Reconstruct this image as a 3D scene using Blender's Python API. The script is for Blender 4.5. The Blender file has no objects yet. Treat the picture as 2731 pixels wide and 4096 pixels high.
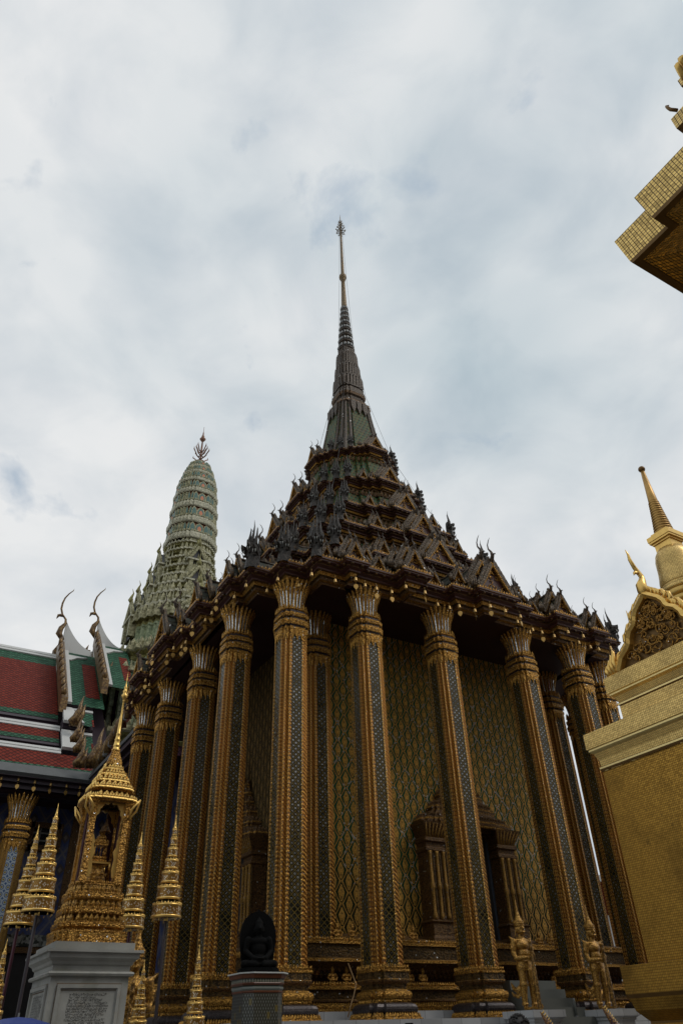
import bpy, math, random
from math import sin, cos, pi, radians, sqrt, atan2
from mathutils import Vector, Matrix, noise
random.seed(11)
sc = bpy.context.scene
COL = sc.collection

# ---------------------------------------------------------------- camera
F_PX = 2884.136                      # focal length in pixels of the 2731 x 4096 photograph
YAW, PIT, ROL = radians(58.78068), radians(36.33276), radians(-1.92593)
CAM = Vector((-6.563, -13.937, -1.121))
Fw = Vector((cos(YAW)*cos(PIT), sin(YAW)*cos(PIT), sin(PIT)))
R0 = Vector((sin(YAW), -cos(YAW), 0)); U0 = R0.cross(Fw)
Rv = cos(ROL)*R0 + sin(ROL)*U0; Uv = -sin(ROL)*R0 + cos(ROL)*U0
cam = bpy.data.cameras.new('camera'); camo = bpy.data.objects.new('camera', cam); COL.objects.link(camo)
cam.sensor_fit = 'VERTICAL'; cam.sensor_height = 36; cam.sensor_width = 24
cam.lens = F_PX/4096*36; cam.clip_start = 0.05; cam.clip_end = 3000
mw = Matrix.Identity(4)
for i in range(3):
    mw[i][0] = Rv[i]; mw[i][1] = Uv[i]; mw[i][2] = -Fw[i]; mw[i][3] = CAM[i]
camo.matrix_world = mw
sc.camera = camo
def ray(x, y): return Fw + Rv*((x-1365.5)/F_PX) - Uv*((y-2048)/F_PX)
def atz(x, y, z): d = ray(x, y); return CAM + d*((z-CAM.z)/d.z)          # where a sight line meets height z
def atd(x, y, D): d = ray(x, y); return CAM + d*(D/math.hypot(d.x, d.y))  # ... a horizontal distance D
def aty(x, y, Y): d = ray(x, y); return CAM + d*((Y-CAM.y)/d.y)
def atx(x, y, X): d = ray(x, y); return CAM + d*((X-CAM.x)/d.x)
GROUND = -2.72

# ---------------------------------------------------------------- sky, sun, exposure
SUN_EL, SUN_AZ = radians(50), radians(-42)      # direction towards the sun, from +x
w = bpy.data.worlds.new("World"); sc.world = w; w.use_nodes = True
nt = w.node_tree; nt.nodes.clear()
N = nt.nodes.new; Lk = nt.links.new
wo = N('ShaderNodeOutputWorld'); bg = N('ShaderNodeBackground'); Lk(bg.outputs[0], wo.inputs[0])
bg.inputs[1].default_value = 0.1
sky = N('ShaderNodeTexSky'); sky.sky_type = 'NISHITA'; sky.sun_disc = False
sky.sun_elevation = SUN_EL; sky.sun_rotation = pi/2 - SUN_AZ
tc = N('ShaderNodeTexCoord'); mp = N('ShaderNodeMapping'); Lk(tc.outputs['Generated'], mp.inputs[0])
mp.inputs['Rotation'].default_value = (0.35, 0.15, 1.2); mp.inputs['Scale'].default_value = (1, 1, 1.5); mp.inputs['Location'].default_value = (-1.02, 6.3, 6.66)
def wnoise(scale, detail, rough, dist, off):
    m = N('ShaderNodeMapping'); Lk(mp.outputs[0], m.inputs[0]); m.inputs['Location'].default_value = off
    n = N('ShaderNodeTexNoise'); Lk(m.outputs[0], n.inputs['Vector'])
    n.inputs['Scale'].default_value = scale; n.inputs['Detail'].default_value = detail
    n.inputs['Roughness'].default_value = rough; n.inputs['Distortion'].default_value = dist
    return n.outputs['Fac']
def ramp(sock, stops):
    r = N('ShaderNodeValToRGB'); Lk(sock, r.inputs[0]); e = r.color_ramp.elements
    while len(e) < len(stops): e.new(0.5)
    for k, (p, c) in enumerate(stops): e[k].position = p; e[k].color = (*c, 1)
    return r.outputs[0]
def cmix(fac, a, b, mode='MIX'):
    m = N('ShaderNodeMix'); m.data_type = 'RGBA'; m.blend_type = mode
    if isinstance(fac, (int, float)): m.inputs[0].default_value = fac
    else: Lk(fac, m.inputs[0])
    for s, v in ((m.inputs[6], a), (m.inputs[7], b)):
        if isinstance(v, tuple): s.default_value = (*v, 1)
        else: Lk(v, s)
    return m.outputs[2]
c1 = ramp(wnoise(1.9, 4, .46, .2, (-14.3, -19.57, -5.01)), [(.28, (4.6, 5.45, 5.95)), (.41, (6.2, 6.7, 7.0)), (.56, (7.6, 7.75, 7.85))])
c2 = ramp(wnoise(6.0, 6, .52, .3, (-9.04, 12.41, 7.62)), [(.30, (.82, .86, .90)), (.60, (1.06, 1.055, 1.05))])
cl = cmix(1.0, c1, c2, 'MULTIPLY')
hole = ramp(wnoise(4.2, 6, .55, .3, (4.06, 2.33, 6.45)), [(.26, (.62, .62, .62)), (.36, (0, 0, 0))])
skyt = cmix(.62, sky.outputs[0], (3.6, 5.0, 6.4))
Lk(cmix(hole, cl, skyt), bg.inputs[0])
sun = bpy.data.lights.new('sun', 'SUN'); suno = bpy.data.objects.new('sun', sun); COL.objects.link(suno)
sun.energy = 0.85; sun.angle = radians(18); sun.color = (1, .95, .88)
sd = Vector((cos(SUN_EL)*cos(SUN_AZ), cos(SUN_EL)*sin(SUN_AZ), sin(SUN_EL)))
suno.rotation_euler = sd.to_track_quat('Z', 'Y').to_euler(); suno.location = (0, -30, 60)
sc.view_settings.view_transform = 'Standard'; sc.view_settings.look = 'None'
sc.view_settings.exposure = 0; sc.view_settings.gamma = 1
sc.render.engine = 'CYCLES'
sc.cycles.max_bounces = 6; sc.cycles.diffuse_bounces = 3; sc.cycles.glossy_bounces = 3
sc.cycles.use_denoising = True

# ---------------------------------------------------------------- mesh building
class MB:
    def __init__(s): s.v = []; s.f = []; s.m = []; s.uv = []; s.sm = []
    def add(s, vs, fs, mat=0, uvs=None, smooth=False):
        b = len(s.v); s.v.extend((float(p[0]), float(p[1]), float(p[2])) for p in vs)
        for k, f in enumerate(fs):
            s.f.append([b+i for i in f]); s.m.append(mat[k] if isinstance(mat, list) else mat)
            s.uv.append(uvs[k] if uvs else None); s.sm.append(smooth)
    def merge(s, o, M=None):
        b = len(s.v)
        s.v.extend(tuple(M @ Vector(p)) for p in o.v) if M is not None else s.v.extend(o.v)
        s.f.extend([b+i for i in f] for f in o.f); s.m.extend(o.m); s.uv.extend(o.uv); s.sm.extend(o.sm)
    def box(s, c, d, mat=0, M=None):
        vs = [Vector((c[0]+sx*d[0]/2, c[1]+sy*d[1]/2, c[2]+sz*d[2]/2)) for sz in (-1, 1) for sy in (-1, 1) for sx in (-1, 1)]
        if M is not None: vs = [M @ p for p in vs]
        s.add(vs, [(0,2,3,1),(4,5,7,6),(0,1,5,4),(1,3,7,5),(3,2,6,7),(2,0,4,6)], mat)
    def loft(s, rings, mat=0, closed=True, cap0=False, cap1=False, smooth=False, uv=True):
        n = len(rings[0]); ne = n if closed else n-1
        per = [0]
        for i in range(ne): per.append(per[-1]+(Vector(rings[0][(i+1) % n])-Vector(rings[0][i])).length)
        h = [0]
        for k in range(1, len(rings)): h.append(h[-1]+max((Vector(rings[k][i])-Vector(rings[k-1][i])).length for i in range(0, n, max(1, n//4))))
        vs = [p for r in rings for p in r]; fs = []; us = []; ms = []
        for k in range(len(rings)-1):
            for i in range(ne):
                j = (i+1) % n
                fs.append((k*n+i, k*n+j, (k+1)*n+j, (k+1)*n+i))
                us.append(((per[i], h[k]), (per[i+1], h[k]), (per[i+1], h[k+1]), (per[i], h[k+1])))
                ms.append(mat(k, i) if callable(mat) else (mat[k] if isinstance(mat, list) else mat))
        if cap0: fs.append(tuple(range(n-1, -1, -1))); us.append(None); ms.append(ms[0])
        if cap1: fs.append(tuple(range((len(rings)-1)*n, len(rings)*n))); us.append(None); ms.append(ms[-1])
        s.add(vs, fs, ms, us if uv else None, smooth)
    def lathe(s, prof, n=20, c=(0, 0, 0), mat=0, smooth=True, M=None):
        rings = []
        for r, z in prof:
            ring = [Vector((c[0]+r*cos(2*pi*i/n), c[1]+r*sin(2*pi*i/n), c[2]+z)) for i in range(n)]
            rings.append([M @ p for p in ring] if M is not None else ring)
        s.loft(rings, mat, cap0=prof[0][0] > 1e-4, cap1=prof[-1][0] > 1e-4, smooth=smooth)
    def tube(s, pts, rad, n=6, mat=0, smooth=True, flat=1.0, up=None):
        pts = [Vector(p) for p in pts]; rings = []; prev = None
        for k, p in enumerate(pts):
            t = (pts[min(k+1, len(pts)-1)]-pts[max(k-1, 0)]).normalized()
            if prev is None:
                a = Vector(up) if up else (Vector((0, 0, 1)) if abs(t.z) < .9 else Vector((1, 0, 0)))
            else: a = prev
            a = (a - t*a.dot(t)).normalized(); b = t.cross(a); prev = a
            r = rad[k] if isinstance(rad, (list, tuple)) else rad
            rings.append([p + a*(r*cos(2*pi*i/n)) + b*(r*flat*sin(2*pi*i/n)) for i in range(n)])
        s.loft(rings, mat, cap0=True, cap1=True, smooth=smooth)
    def ell(s, c, r, mat=0, M=None, nu=12, nv=8):
        prof = [(max(1e-5, sin(pi*k/nv)), -cos(pi*k/nv)) for k in range(nv+1)]
        rings = []
        for q, z in prof:
            ring = [Vector((r[0]*q*cos(2*pi*i/nu), r[1]*q*sin(2*pi*i/nu), r[2]*z)) for i in range(nu)]
            if M is not None: ring = [M @ p for p in ring]
            rings.append([p+Vector(c) for p in ring])
        s.loft(rings, mat, smooth=True)
    def prism(s, poly, y0, y1, mat=0, M=None):       # poly in (x,z), extruded along y
        n = len(poly)
        vs = [Vector((p[0], y0, p[1])) for p in poly] + [Vector((p[0], y1, p[1])) for p in poly]
        if M is not None: vs = [M @ p for p in vs]
        s.add(vs, [tuple(range(n)), tuple(range(2*n-1, n-1, -1))] + [(i, i+n, (i+1) % n+n, (i+1) % n) for i in range(n)], mat)
    def spikes(s, poly, z, h, w, mat=0, out=0.0, closed=True, gap=1.0, thick=.35):
        n = len(poly)
        for i in range(n if closed else n-1):
            a = Vector(poly[i]).to_2d(); b = Vector(poly[(i+1) % n]).to_2d(); L = (b-a).length
            k = int(L/(w*gap)+.3)
            if k < 1: continue
            t = (b-a)/L; nn = Vector((t.y, -t.x))
            for j in range(k):
                m = a+t*(L*(j+.5)/k); hw = w*.5
                p = [(m-t*hw*.75), (m+nn*w*thick*.6), (m+t*hw*.75), (m-nn*w*thick*.6)]
                q = [(m-t*hw+nn*out*.35), (m+nn*(w*thick+out*.35)), (m+t*hw+nn*out*.35), (m-nn*(w*thick-out*.35))]
                tip = m+nn*out
                vs = [(x.x, x.y, z) for x in p]+[(x.x, x.y, z+h*.38) for x in q]+[(tip.x, tip.y, z+h)]
                s.add(vs, [(0,1,5,4),(1,2,6,5),(2,3,7,6),(3,0,4,7),(4,5,8),(5,6,8),(6,7,8),(7,4,8)], mat)
    def mesh(s, name, mats):
        me = bpy.data.meshes.new(name); me.from_pydata(s.v, [], s.f)
        for m in mats: me.materials.append(m)
        me.polygons.foreach_set('material_index', s.m); me.polygons.foreach_set('use_smooth', s.sm)
        ul = me.uv_layers.new(name='UVMap'); buf = []
        for f, u in zip(s.f, s.uv):
            if u is not None:
                for a in u: buf.extend(a)
            else:
                p = [s.v[i] for i in f[:3]]
                e1 = (p[1][0]-p[0][0], p[1][1]-p[0][1], p[1][2]-p[0][2]); e2 = (p[2][0]-p[0][0], p[2][1]-p[0][1], p[2][2]-p[0][2])
                nx = e1[1]*e2[2]-e1[2]*e2[1]; ny = e1[2]*e2[0]-e1[0]*e2[2]; nz = e1[0]*e2[1]-e1[1]*e2[0]
                l = sqrt(nx*nx+ny*ny+nz*nz) or 1; hl = math.hypot(nx, ny)/l
                if hl < .15: tu, tv = (1, 0, 0), (0, 1, 0)
                else:
                    tu = (-ny/l/hl, nx/l/hl, 0); a = nz/l
                    tv = (-nx/l/hl*a, -ny/l/hl*a, hl)
                for i in f:
                    q = s.v[i]
                    buf.append(q[0]*tu[0]+q[1]*tu[1]); buf.append(q[0]*tv[0]+q[1]*tv[1]+q[2]*tv[2])
        ul.data.foreach_set('uv', buf); me.validate(); me.update()
        return me
def link(name, me, parent=None, loc=(0, 0, 0), rz=0.0):
    o = bpy.data.objects.new(name, me); COL.objects.link(o); o.location = loc; o.rotation_euler = (0, 0, rz)
    if parent: o.parent = parent
    return o
def part(name, mb, mats, parent, loc=None):
    """a part whose mesh is written in world coordinates (parent is an unrotated thing or such a part)"""
    if not isinstance(mats, (list, tuple)): mats = [mats]
    if loc is None: loc = -parent.location if parent is not None and parent.type == 'EMPTY' else (0, 0, 0)
    return link(name, mb.mesh(name, mats), parent, loc)
def tag(o, label=None, cat=None, group=None, kind=None):
    if label: o['label'] = label
    if cat: o['category'] = cat
    if group: o['group'] = group
    if kind: o['kind'] = kind
    return o
def thing(name, label, cat, loc=(0, 0, 0), rz=0.0, group=None):
    o = bpy.data.objects.new(name, None); COL.objects.link(o); o.empty_display_size = .2
    o.location = loc; o.rotation_euler = (0, 0, rz)
    return tag(o, label, cat, group)
def dup(o, loc=None, rz=None, label=None, parent=None, name=None):
    r = o.copy(); COL.objects.link(r)
    if name: r.name = name
    if loc is not None: r.location = loc
    if rz is not None: r.rotation_euler = (0, 0, rz)
    if label: r['label'] = label
    if parent: r.parent = parent
    for ch in list(o.children):
        dup(ch, parent=r)
    return r
def off(poly, d):
    """offset a closed rectilinear polygon outwards by d"""
    n = len(poly); out = []
    A = sum(poly[i][0]*poly[(i+1) % n][1]-poly[(i+1) % n][0]*poly[i][1] for i in range(n)); sg = 1 if A > 0 else -1
    for i in range(n):
        p, q, r = (Vector(poly[i-1][:2]), Vector(poly[i][:2]), Vector(poly[(i+1) % n][:2]))
        t1 = (q-p).normalized(); t2 = (r-q).normalized()
        n1 = Vector((t1.y, -t1.x))*sg; n2 = Vector((t2.y, -t2.x))*sg
        k = 1+n1.dot(n2)
        m = (n1+n2)/k if k > .1 else n1
        out.append(q+m*d)
    return out
def ring(poly, z, c=(0, 0), s=1.0): return [Vector((c[0]+p[0]*s, c[1]+p[1]*s, z)) for p in poly]
def plan(half):
    """full redented square from half a face [(along, outward)...] ending on the corner diagonal"""
    q = [(t, -w_) for t, w_ in half]
    tail = half[:-1] if abs(half[-1][0]-half[-1][1]) < 1e-6 else half
    q += [(w_, -t) for t, w_ in reversed(tail)]
    q = [p for i, p in enumerate(q) if i == 0 or (abs(p[0]-q[i-1][0])+abs(p[1]-q[i-1][1])) > 1e-6]
    q = q[1:-1] if half[0][0] == 0 else q
    full = []
    for k in range(4):
        c_, s_ = [(1, 0), (0, 1), (-1, 0), (0, -1)][k]
        full += [(x*c_-y*s_, x*s_+y*c_) for x, y in q]
    return full

# ---------------------------------------------------------------- materials
class X:
    def __init__(s, nt, k): s.nt = nt; s.k = k
    def op(s, o, b=None, c=None):
        n = s.nt.nodes.new('ShaderNodeMath'); n.operation = o
        for i, v in enumerate((s, b, c)):
            if v is None: continue
            if isinstance(v, X): s.nt.links.new(v.k, n.inputs[i])
            else: n.inputs[i].default_value = v
        return X(s.nt, n.outputs[0])
    def __add__(s, b): return s.op('ADD', b)
    def __sub__(s, b): return s.op('SUBTRACT', b)
    def __mul__(s, b): return s.op('MULTIPLY', b)
    def __truediv__(s, b): return s.op('DIVIDE', b)
    __radd__ = __add__; __rmul__ = __mul__
    def __rsub__(s, b): return (s*-1.0)+b
    def abs(s): return s.op('ABSOLUTE')
    def fr(s): return s.op('FRACT')
    def fl(s): return s.op('FLOOR')
    def min(s, b): return s.op('MINIMUM', b)
    def max(s, b): return s.op('MAXIMUM', b)
    def gt(s, b): return s.op('GREATER_THAN', b)
    def lt(s, b): return s.op('LESS_THAN', b)
    def sin(s): return s.op('SINE')
    def clip(s): n = s.op('ADD', 0.0); n.k.node.use_clamp = True; return n
    def step(s, a, b):
        n = s.nt.nodes.new('ShaderNodeMapRange'); n.interpolation_type = 'SMOOTHSTEP'
        s.nt.links.new(s.k, n.inputs[0]); n.inputs[1].default_value = a; n.inputs[2].default_value = b
        return X(s.nt, n.outputs[0])
class Mat:
    def __init__(s, name, rough=.6, metal=0.0, spec=.5):
        s.m = bpy.data.materials.new(name); s.m.use_nodes = True; s.nt = s.m.node_tree
        s.b = s.nt.nodes['Principled BSDF']; s.set('Roughness', rough); s.set('Metallic', metal); s.set('Specular IOR Level', spec)
    def set(s, k, v):
        i = s.b.inputs[k]
        if isinstance(v, X): s.nt.links.new(v.k, i)
        elif isinstance(v, tuple): i.default_value = (*v, 1)
        elif isinstance(v, (int, float)): i.default_value = v
        else: s.nt.links.new(v, i)
        return s
    def n(s, t): return s.nt.nodes.new(t)
    def uv(s):
        if not hasattr(s, '_uv'):
            t = s.n('ShaderNodeTexCoord'); x = s.n('ShaderNodeSeparateXYZ'); s.nt.links.new(t.outputs['UV'], x.inputs[0])
            s._uv = (X(s.nt, x.outputs[0]), X(s.nt, x.outputs[1])); s._tc = t
        return s._uv
    def vec(s, which='Object'):
        s.uv(); return s._tc.outputs[which]
    def comb(s, x, y, z=0.0):
        c = s.n('ShaderNodeCombineXYZ')
        for i, v in enumerate((x, y, z)):
            if isinstance(v, X): s.nt.links.new(v.k, c.inputs[i])
            else: c.inputs[i].default_value = v
        return c.outputs[0]
    def noise(s, scale=5, detail=4, rough=.55, vec=None, out='Fac'):
        n = s.n('ShaderNodeTexNoise'); n.inputs['Scale'].default_value = scale; n.inputs['Detail'].default_value = detail
        n.inputs['Roughness'].default_value = rough; s.nt.links.new(vec or s.vec(), n.inputs['Vector'])
        return X(s.nt, n.outputs[out])
    def voro(s, scale=20, vec=None, out='Distance', feat='F1'):
        n = s.n('ShaderNodeTexVoronoi'); n.feature = feat; n.inputs['Scale'].default_value = scale
        s.nt.links.new(vec or s.vec(), n.inputs['Vector']); return X(s.nt, n.outputs[out])
    def white(s, a, b):
        n = s.n('ShaderNodeTexWhiteNoise'); n.noise_dimensions = '2D'; s.nt.links.new(s.comb(a, b), n.inputs['Vector'])
        return X(s.nt, n.outputs['Value'])
    def mix(s, f, a, b, mode='MIX'):
        m = s.n('ShaderNodeMix'); m.data_type = 'RGBA'; m.blend_type = mode
        for i, v in ((0, f), (6, a), (7, b)):
            if isinstance(v, X): s.nt.links.new(v.k, m.inputs[i])
            elif isinstance(v, tuple): m.inputs[i].default_value = (*v, 1)
            elif isinstance(v, (int, float)): m.inputs[i].default_value = v
            else: s.nt.links.new(v, m.inputs[i])
        return m.outputs[2]
    def ramp(s, f, stops):
        r = s.n('ShaderNodeValToRGB'); s.nt.links.new(f.k, r.inputs[0]); e = r.color_ramp.elements
        while len(e) < len(stops): e.new(.5)
        for k, (p, c) in enumerate(stops): e[k].position = p; e[k].color = (*c, 1)
        return r.outputs[0]
    def col(s, c): return s.set('Base Color', c)
    def bump(s, h, strength=.5, dist=.02):
        b = s.n('ShaderNodeBump'); b.inputs['Strength'].default_value = strength; b.inputs['Distance'].default_value = dist
        s.nt.links.new(h.k, b.inputs['Height']); s.nt.links.new(b.outputs[0], s.b.inputs['Normal']); return s
def plain(name, c, rough=.6, metal=0., var=.25, scale=6, bump=.15, bs=40, spec=.5, dist=.01):
    m = Mat(name, rough, metal, spec); n = m.noise(scale, 5)
    m.col(m.mix(n, tuple(x*(1-var) for x in c), tuple(min(1, x*(1+var)) for x in c)))
    if bump: m.bump(m.noise(bs, 3), bump, dist)
    return m.m
def carved(name, c, dark, rough=.42, metal=.55, fine=34., spark=0., bump=.9, dist=.02, spec=.5):
    """carved and gilded relief: fine scrolls, darker hollows, bits of mirror glass"""
    m = Mat(name, rough, metal, spec); v = m.voro(fine); v2 = m.voro(fine*2.3); n = m.noise(3.5, 5)
    h = (1-v)*.65+(1-v2)*.35
    base = m.mix(h.step(.30, .72), dark, c)
    base = m.mix(n*.55, base, tuple(x*.62 for x in c))
    if spark:
        k = m.voro(fine*.62, out='Color').k; q = m.n('ShaderNodeSeparateColor'); m.nt.links.new(k, q.inputs[0])
        g = X(m.nt, q.outputs[0]).gt(1-spark)*m.voro(fine*.62).lt(.26)
        base = m.mix(g, base, (.75, .78, .78)); m.set('Roughness', (1-g)*(rough-.14)+.14)
    m.col(base); m.bump(h, bump, dist)
    return m.m
def glassmosaic(name, c, c2, rough=.22, scale=60., metal=.5, bump=.5):
    m = Mat(name, rough, metal); k = m.voro(scale, out='Color'); q = m.n('ShaderNodeSeparateColor'); m.nt.links.new(k.k, q.inputs[0])
    a = X(m.nt, q.outputs[0]); m.col(m.mix(a, c, c2)); m.bump(a, bump, .01)
    return m.m
def lattice_panel():
    """dark mirror-glass strip with a gold lattice and pale diamonds; uv in metres, centred by u"""
    m = Mat('mosaic_diamond_panel', .25, .15, .25); u, v = m.uv()
    x = (u/.14).fr()-.5; y = (v/.125).fr()-.5
    dA = x.abs()+y.abs(); d = dA.min(1-dA)
    line = d.gt(.42); white = d.lt(.20); core = d.lt(.08)
    n = m.noise(1.3, 4); g = m.white((u/.035).fl(), (v/.0375).fl())
    dark = m.mix(g, (.004, .006, .004), (.016, .018, .011))
    wh = m.mix(g, (.14, .14, .13), (.50, .50, .48))
    c = m.mix(line, dark, (.13, .085, .018)); c = m.mix(white*(n.step(.28, .52)), c, wh); c = m.mix(core, c, (.04, .02, .015))
    m.col(c); m.bump(g*.5+line*.6, .5, .008); m.set('Metallic', white*.75+.05); m.set('Roughness', g*.25+.18)
    return m.m
def shaft_gold():
    """carved gilding of the shafts: bright beaded edges, reddish chevrons, small mirror studs"""
    m = Mat('gilded_shaft', .40, .78, .3); u, v = m.uv()
    edge = u.lt(.010); ch = ((v/.085+(u-.03).abs()*14).fr()-.5).abs()*2; bead = ((v/.05).fr()-.5).abs().lt(.34)
    vo = m.voro(34.); n = m.noise(.8, 4); n2 = m.noise(5., 4)
    c = m.mix(ch.step(.25, .75), (.055, .021, .005), (.66, .36, .070)); c = m.mix(vo*.8, c, (.15, .05, .012))
    c = m.mix(n.step(.40, .65)*.4, c, (.40, .16, .035)); c = m.mix(edge*bead, c, (.90, .58, .17)); c = m.mix(n2.step(.58, .8)*.35, c, (.10, .045, .012))
    cell = (v/.085).fl(); st = ((v/.085).fr()-.5).abs().lt(.12)*(u-.024).abs().lt(.0065)*m.white(cell, (u*0.0+1)+m.noise(.37, 0)).gt(.62)
    c = m.mix(st, c, (.80, .82, .82)); m.col(c); m.bump(ch*.5+(1-vo)*.4+edge*bead*.8, .9, .02); m.set('Roughness', st*-.28+.42); return m.m
def wall_lattice(name, gap, gap2, flower, gold=(1.0, .55, .095), pu=.40, pv=.46):
    """lotus buds in a gilded lozenge net with mirror-glass edges"""
    m = Mat(name, .36, .4); u, v = m.uv()
    x = (u/pu).fr()-.5; y = (v/pv).fr()-.5
    ax = x.abs(); ay = y.abs(); dA = ax+ay; inA = dA.lt(.5)
    lx = inA*ax+(1-inA)*(.5-ax); sy = y.gt(0.)*2-1; ly = inA*y+(1-inA)*(y-sy*.5)
    d = lx+ly.abs()
    la = ly.abs(); outer = ly*-0.07+.365-la*.60-(ly*ly)*.30-lx; inner = ly*-0.09+.215-la*.36-(ly*ly)*.35-lx      # ogee outline and the bud inside it
    bud = inner.gt(0.)*ly.abs().lt(.40); ringm = outer.gt(0.)*ly.abs().lt(.46)*(1-bud)
    fine = m.voro(80.); fine2 = m.voro(36.); wear = m.noise(1.1, 4); n = m.noise(2.2, 5)
    gv = m.mix((v*.28+m.noise(.45, 2)*.9).step(.62, 1.25), gap2, gap)  # gap green falls to near black lower down, shade put into the colour
    gg = m.mix(fine*.6, gold, tuple(k*.25 for k in gold)); gg = m.mix(fine2.step(.40, .65)*.5, gg, tuple(k*.22 for k in gold)); gg = m.mix(n.step(.5, .75)*.45, gg, tuple(k*.35 for k in gold))
    seam = d.gt(.478)+(outer+.018).abs().lt(.012)*.8
    face = bud*((inner-.07).abs().lt(.014)+((y*1.0-sy*.5*(1-inA))*20).sin().gt(.55)*lx.lt(.05)).min(1.0)
    c = m.mix(seam.min(1.0)*.7, gg, tuple(k*.12 for k in gold)); c = m.mix(face*.75, c, tuple(k*.15 for k in gold)); c = m.mix(ringm, c, gv)
    edge = (d-.455).abs().lt(.022); gl = edge*wear.step(.44, .52)*(v*.3+m.noise(.6, 2)).gt(1.02)*m.white((u/.045).fl(), (v/.045).fl()).gt(.66)
    c = m.mix(gl, c, flower)
    m.col(c); gm_ = 1-ringm; h = bud*(.35+(inner*3).clip())+gm_*.55-(fine+fine2)*.3-seam*.3
    m.bump(h, .95, .05); m.set('Roughness', gl*-.2+.42)
    m.set('Metallic', gm_*.40); m.set('Specular IOR Level', gm_*.4+.08)
    return m.m
def scale_tiles(name, c1, c2, edgec, pu=.26, pv=.20, rough=.42):
    m = Mat(name, .6, 0., .18); u, v = m.uv()
    row = (v/pv).fl(); x = (u/pu+row*.5).fr()-.5; y = (v/pv).fr()
    r = (x*x+(y-.75)*(y-.75)*.55).op('SQRT'); id_ = m.white((u/pu+row*.5).fl(), row); n = m.noise(1.6, 4)
    c = m.mix(id_, c1, c2); c = m.mix(n.step(.45, .7)*.7, c, (.035, .035, .03)); c = m.mix(r.step(.40, .46), c, edgec); c = m.mix(r.step(.47, .52), c, (.008, .008, .006))
    m.col(c); m.bump((1-r)*.5+(1-y)*.9+id_*.2, .9, .03); return m.m
def grid_tiles(name, c, size=.025, line=.10, linec=(.035, .018, .004), rough=.34, metal=.75, diag=False, stain=.5, var=.4, bump=.4):
    """small gilded glass tiles, each set at a slightly different tilt"""
    m = Mat(name, rough, metal); u, v = m.uv()
    if diag: u, v = (u+v)*.7071, (u-v)*.7071
    a, b = u/size, v/size
    id_ = m.white(a.fl(), b.fl()); x = (a.fr()-.5).abs(); y = (b.fr()-.5).abs()
    g = x.max(y).step(.5-line*.75, .5-line*.25)
    n = m.noise(1.1, 6, .62); n2 = m.noise(7., 4)
    cc = m.mix(id_*var, c, tuple(k*.45 for k in c)); cc = m.mix((n.step(.42, .72)*stain), cc, tuple(k*.36 for k in c))
    cc = m.mix(n2.step(.62, .75)*stain*.5, cc, (.08, .05, .015)); cc = m.mix(g, cc, linec)
    m.col(cc); m.bump((1-g)*.5+id_*.6, bump, .006); m.set('Roughness', id_*.22+rough-.1)
    return m.m
def diamond_tiles(name, c1, c2, pu=.28, pv=.28):
    m = Mat(name, .6, 0., .15); u, v = m.uv(); a = (u+v)/pu; b = (u-v)/pv
    id_ = m.white(a.fl(), b.fl()); g = (a.fr()-.5).abs().max((b.fr()-.5).abs())
    c = m.mix(id_, c1, c2); c = m.mix(g.step(.33, .46), c, tuple(k*.22 for k in c1)); n = m.noise(.7, 5)
    c = m.mix(n.step(.5, .75)*.35, c, tuple(k*.5 for k in c1))
    m.col(c); m.bump(a.fr()*.5+(1-b.fr())*.5, .7, .05); return m.m
GOLD = carved('gilded_carving', (.74, .40, .085), (.055, .02, .005), spark=.07, metal=.8, rough=.36, spec=.35)
GOLDF = carved('gilded_fine_carving', (.58, .33, .075), (.10, .045, .012), fine=60., spark=.10, spec=.35)
GOLDB = carved('bright_gilding', (.70, .38, .085), (.12, .05, .009), fine=44., rough=.33, metal=.75, spark=.08)
GOLDS = plain('plain_gilding', (.86, .52, .15), .34, .75, .3, 9, .25, 30)
GOLDST = carved('statue_gilding', (.60, .33, .065), (.10, .045, .010), fine=42., rough=.4, metal=.55, bump=.35)
GOLDD = carved('weathered_gilding', (.21, .105, .026), (.024, .011, .005), rough=.5, metal=.35, fine=30, spark=.04)
GREYORN = carved('weathered_grey_mosaic', (.105, .070, .040), (.014, .009, .005), rough=.5, metal=.1, fine=15, bump=.9, spark=.02, spec=.3)
NAGAM = carved('weathered_naga_mosaic', (.056, .046, .036), (.010, .008, .006), rough=.5, metal=.1, fine=16, bump=.9, spec=.3)
GABLEM = carved('weathered_gable_gilding', (.135, .085, .038), (.016, .010, .006), rough=.5, metal=.15, fine=13, bump=.9, spark=.03, spec=.3)
DARKRED = plain('dark_red_lacquer', (.062, .018, .012), .55, 0, .3, 5, .1)
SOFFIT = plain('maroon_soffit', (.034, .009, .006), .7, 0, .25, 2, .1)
DARKBAND = carved('dark_mosaic_band', (.15, .085, .024), (.010, .008, .005), rough=.4, metal=.3, fine=26, spark=.06, spec=.3)
PURPLE = glassmosaic('violet_glass_band', (.024, .019, .020), (.085, .072, .072), .35)
PANEL = lattice_panel()
SILVER = glassmosaic('mirror_glass_strip', (.42, .46, .48), (.80, .84, .86), .16, 45, .8, .7)
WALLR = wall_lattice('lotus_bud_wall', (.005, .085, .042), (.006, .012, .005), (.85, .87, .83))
WALLL = wall_lattice('lotus_bud_wall_shaded', (.012, .014, .008), (.02, .02, .01), (.30, .22, .09), gold=(.42, .25, .07))  # left wall: same pattern darkened, its shade put into the colour
TILEG = scale_tiles('green_scale_tiles', (.014, .075, .035), (.060, .080, .020), (.17, .11, .018))
TILED = scale_tiles('dark_scale_tiles', (.030, .040, .030), (.060, .062, .045), (.05, .04, .015))
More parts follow.
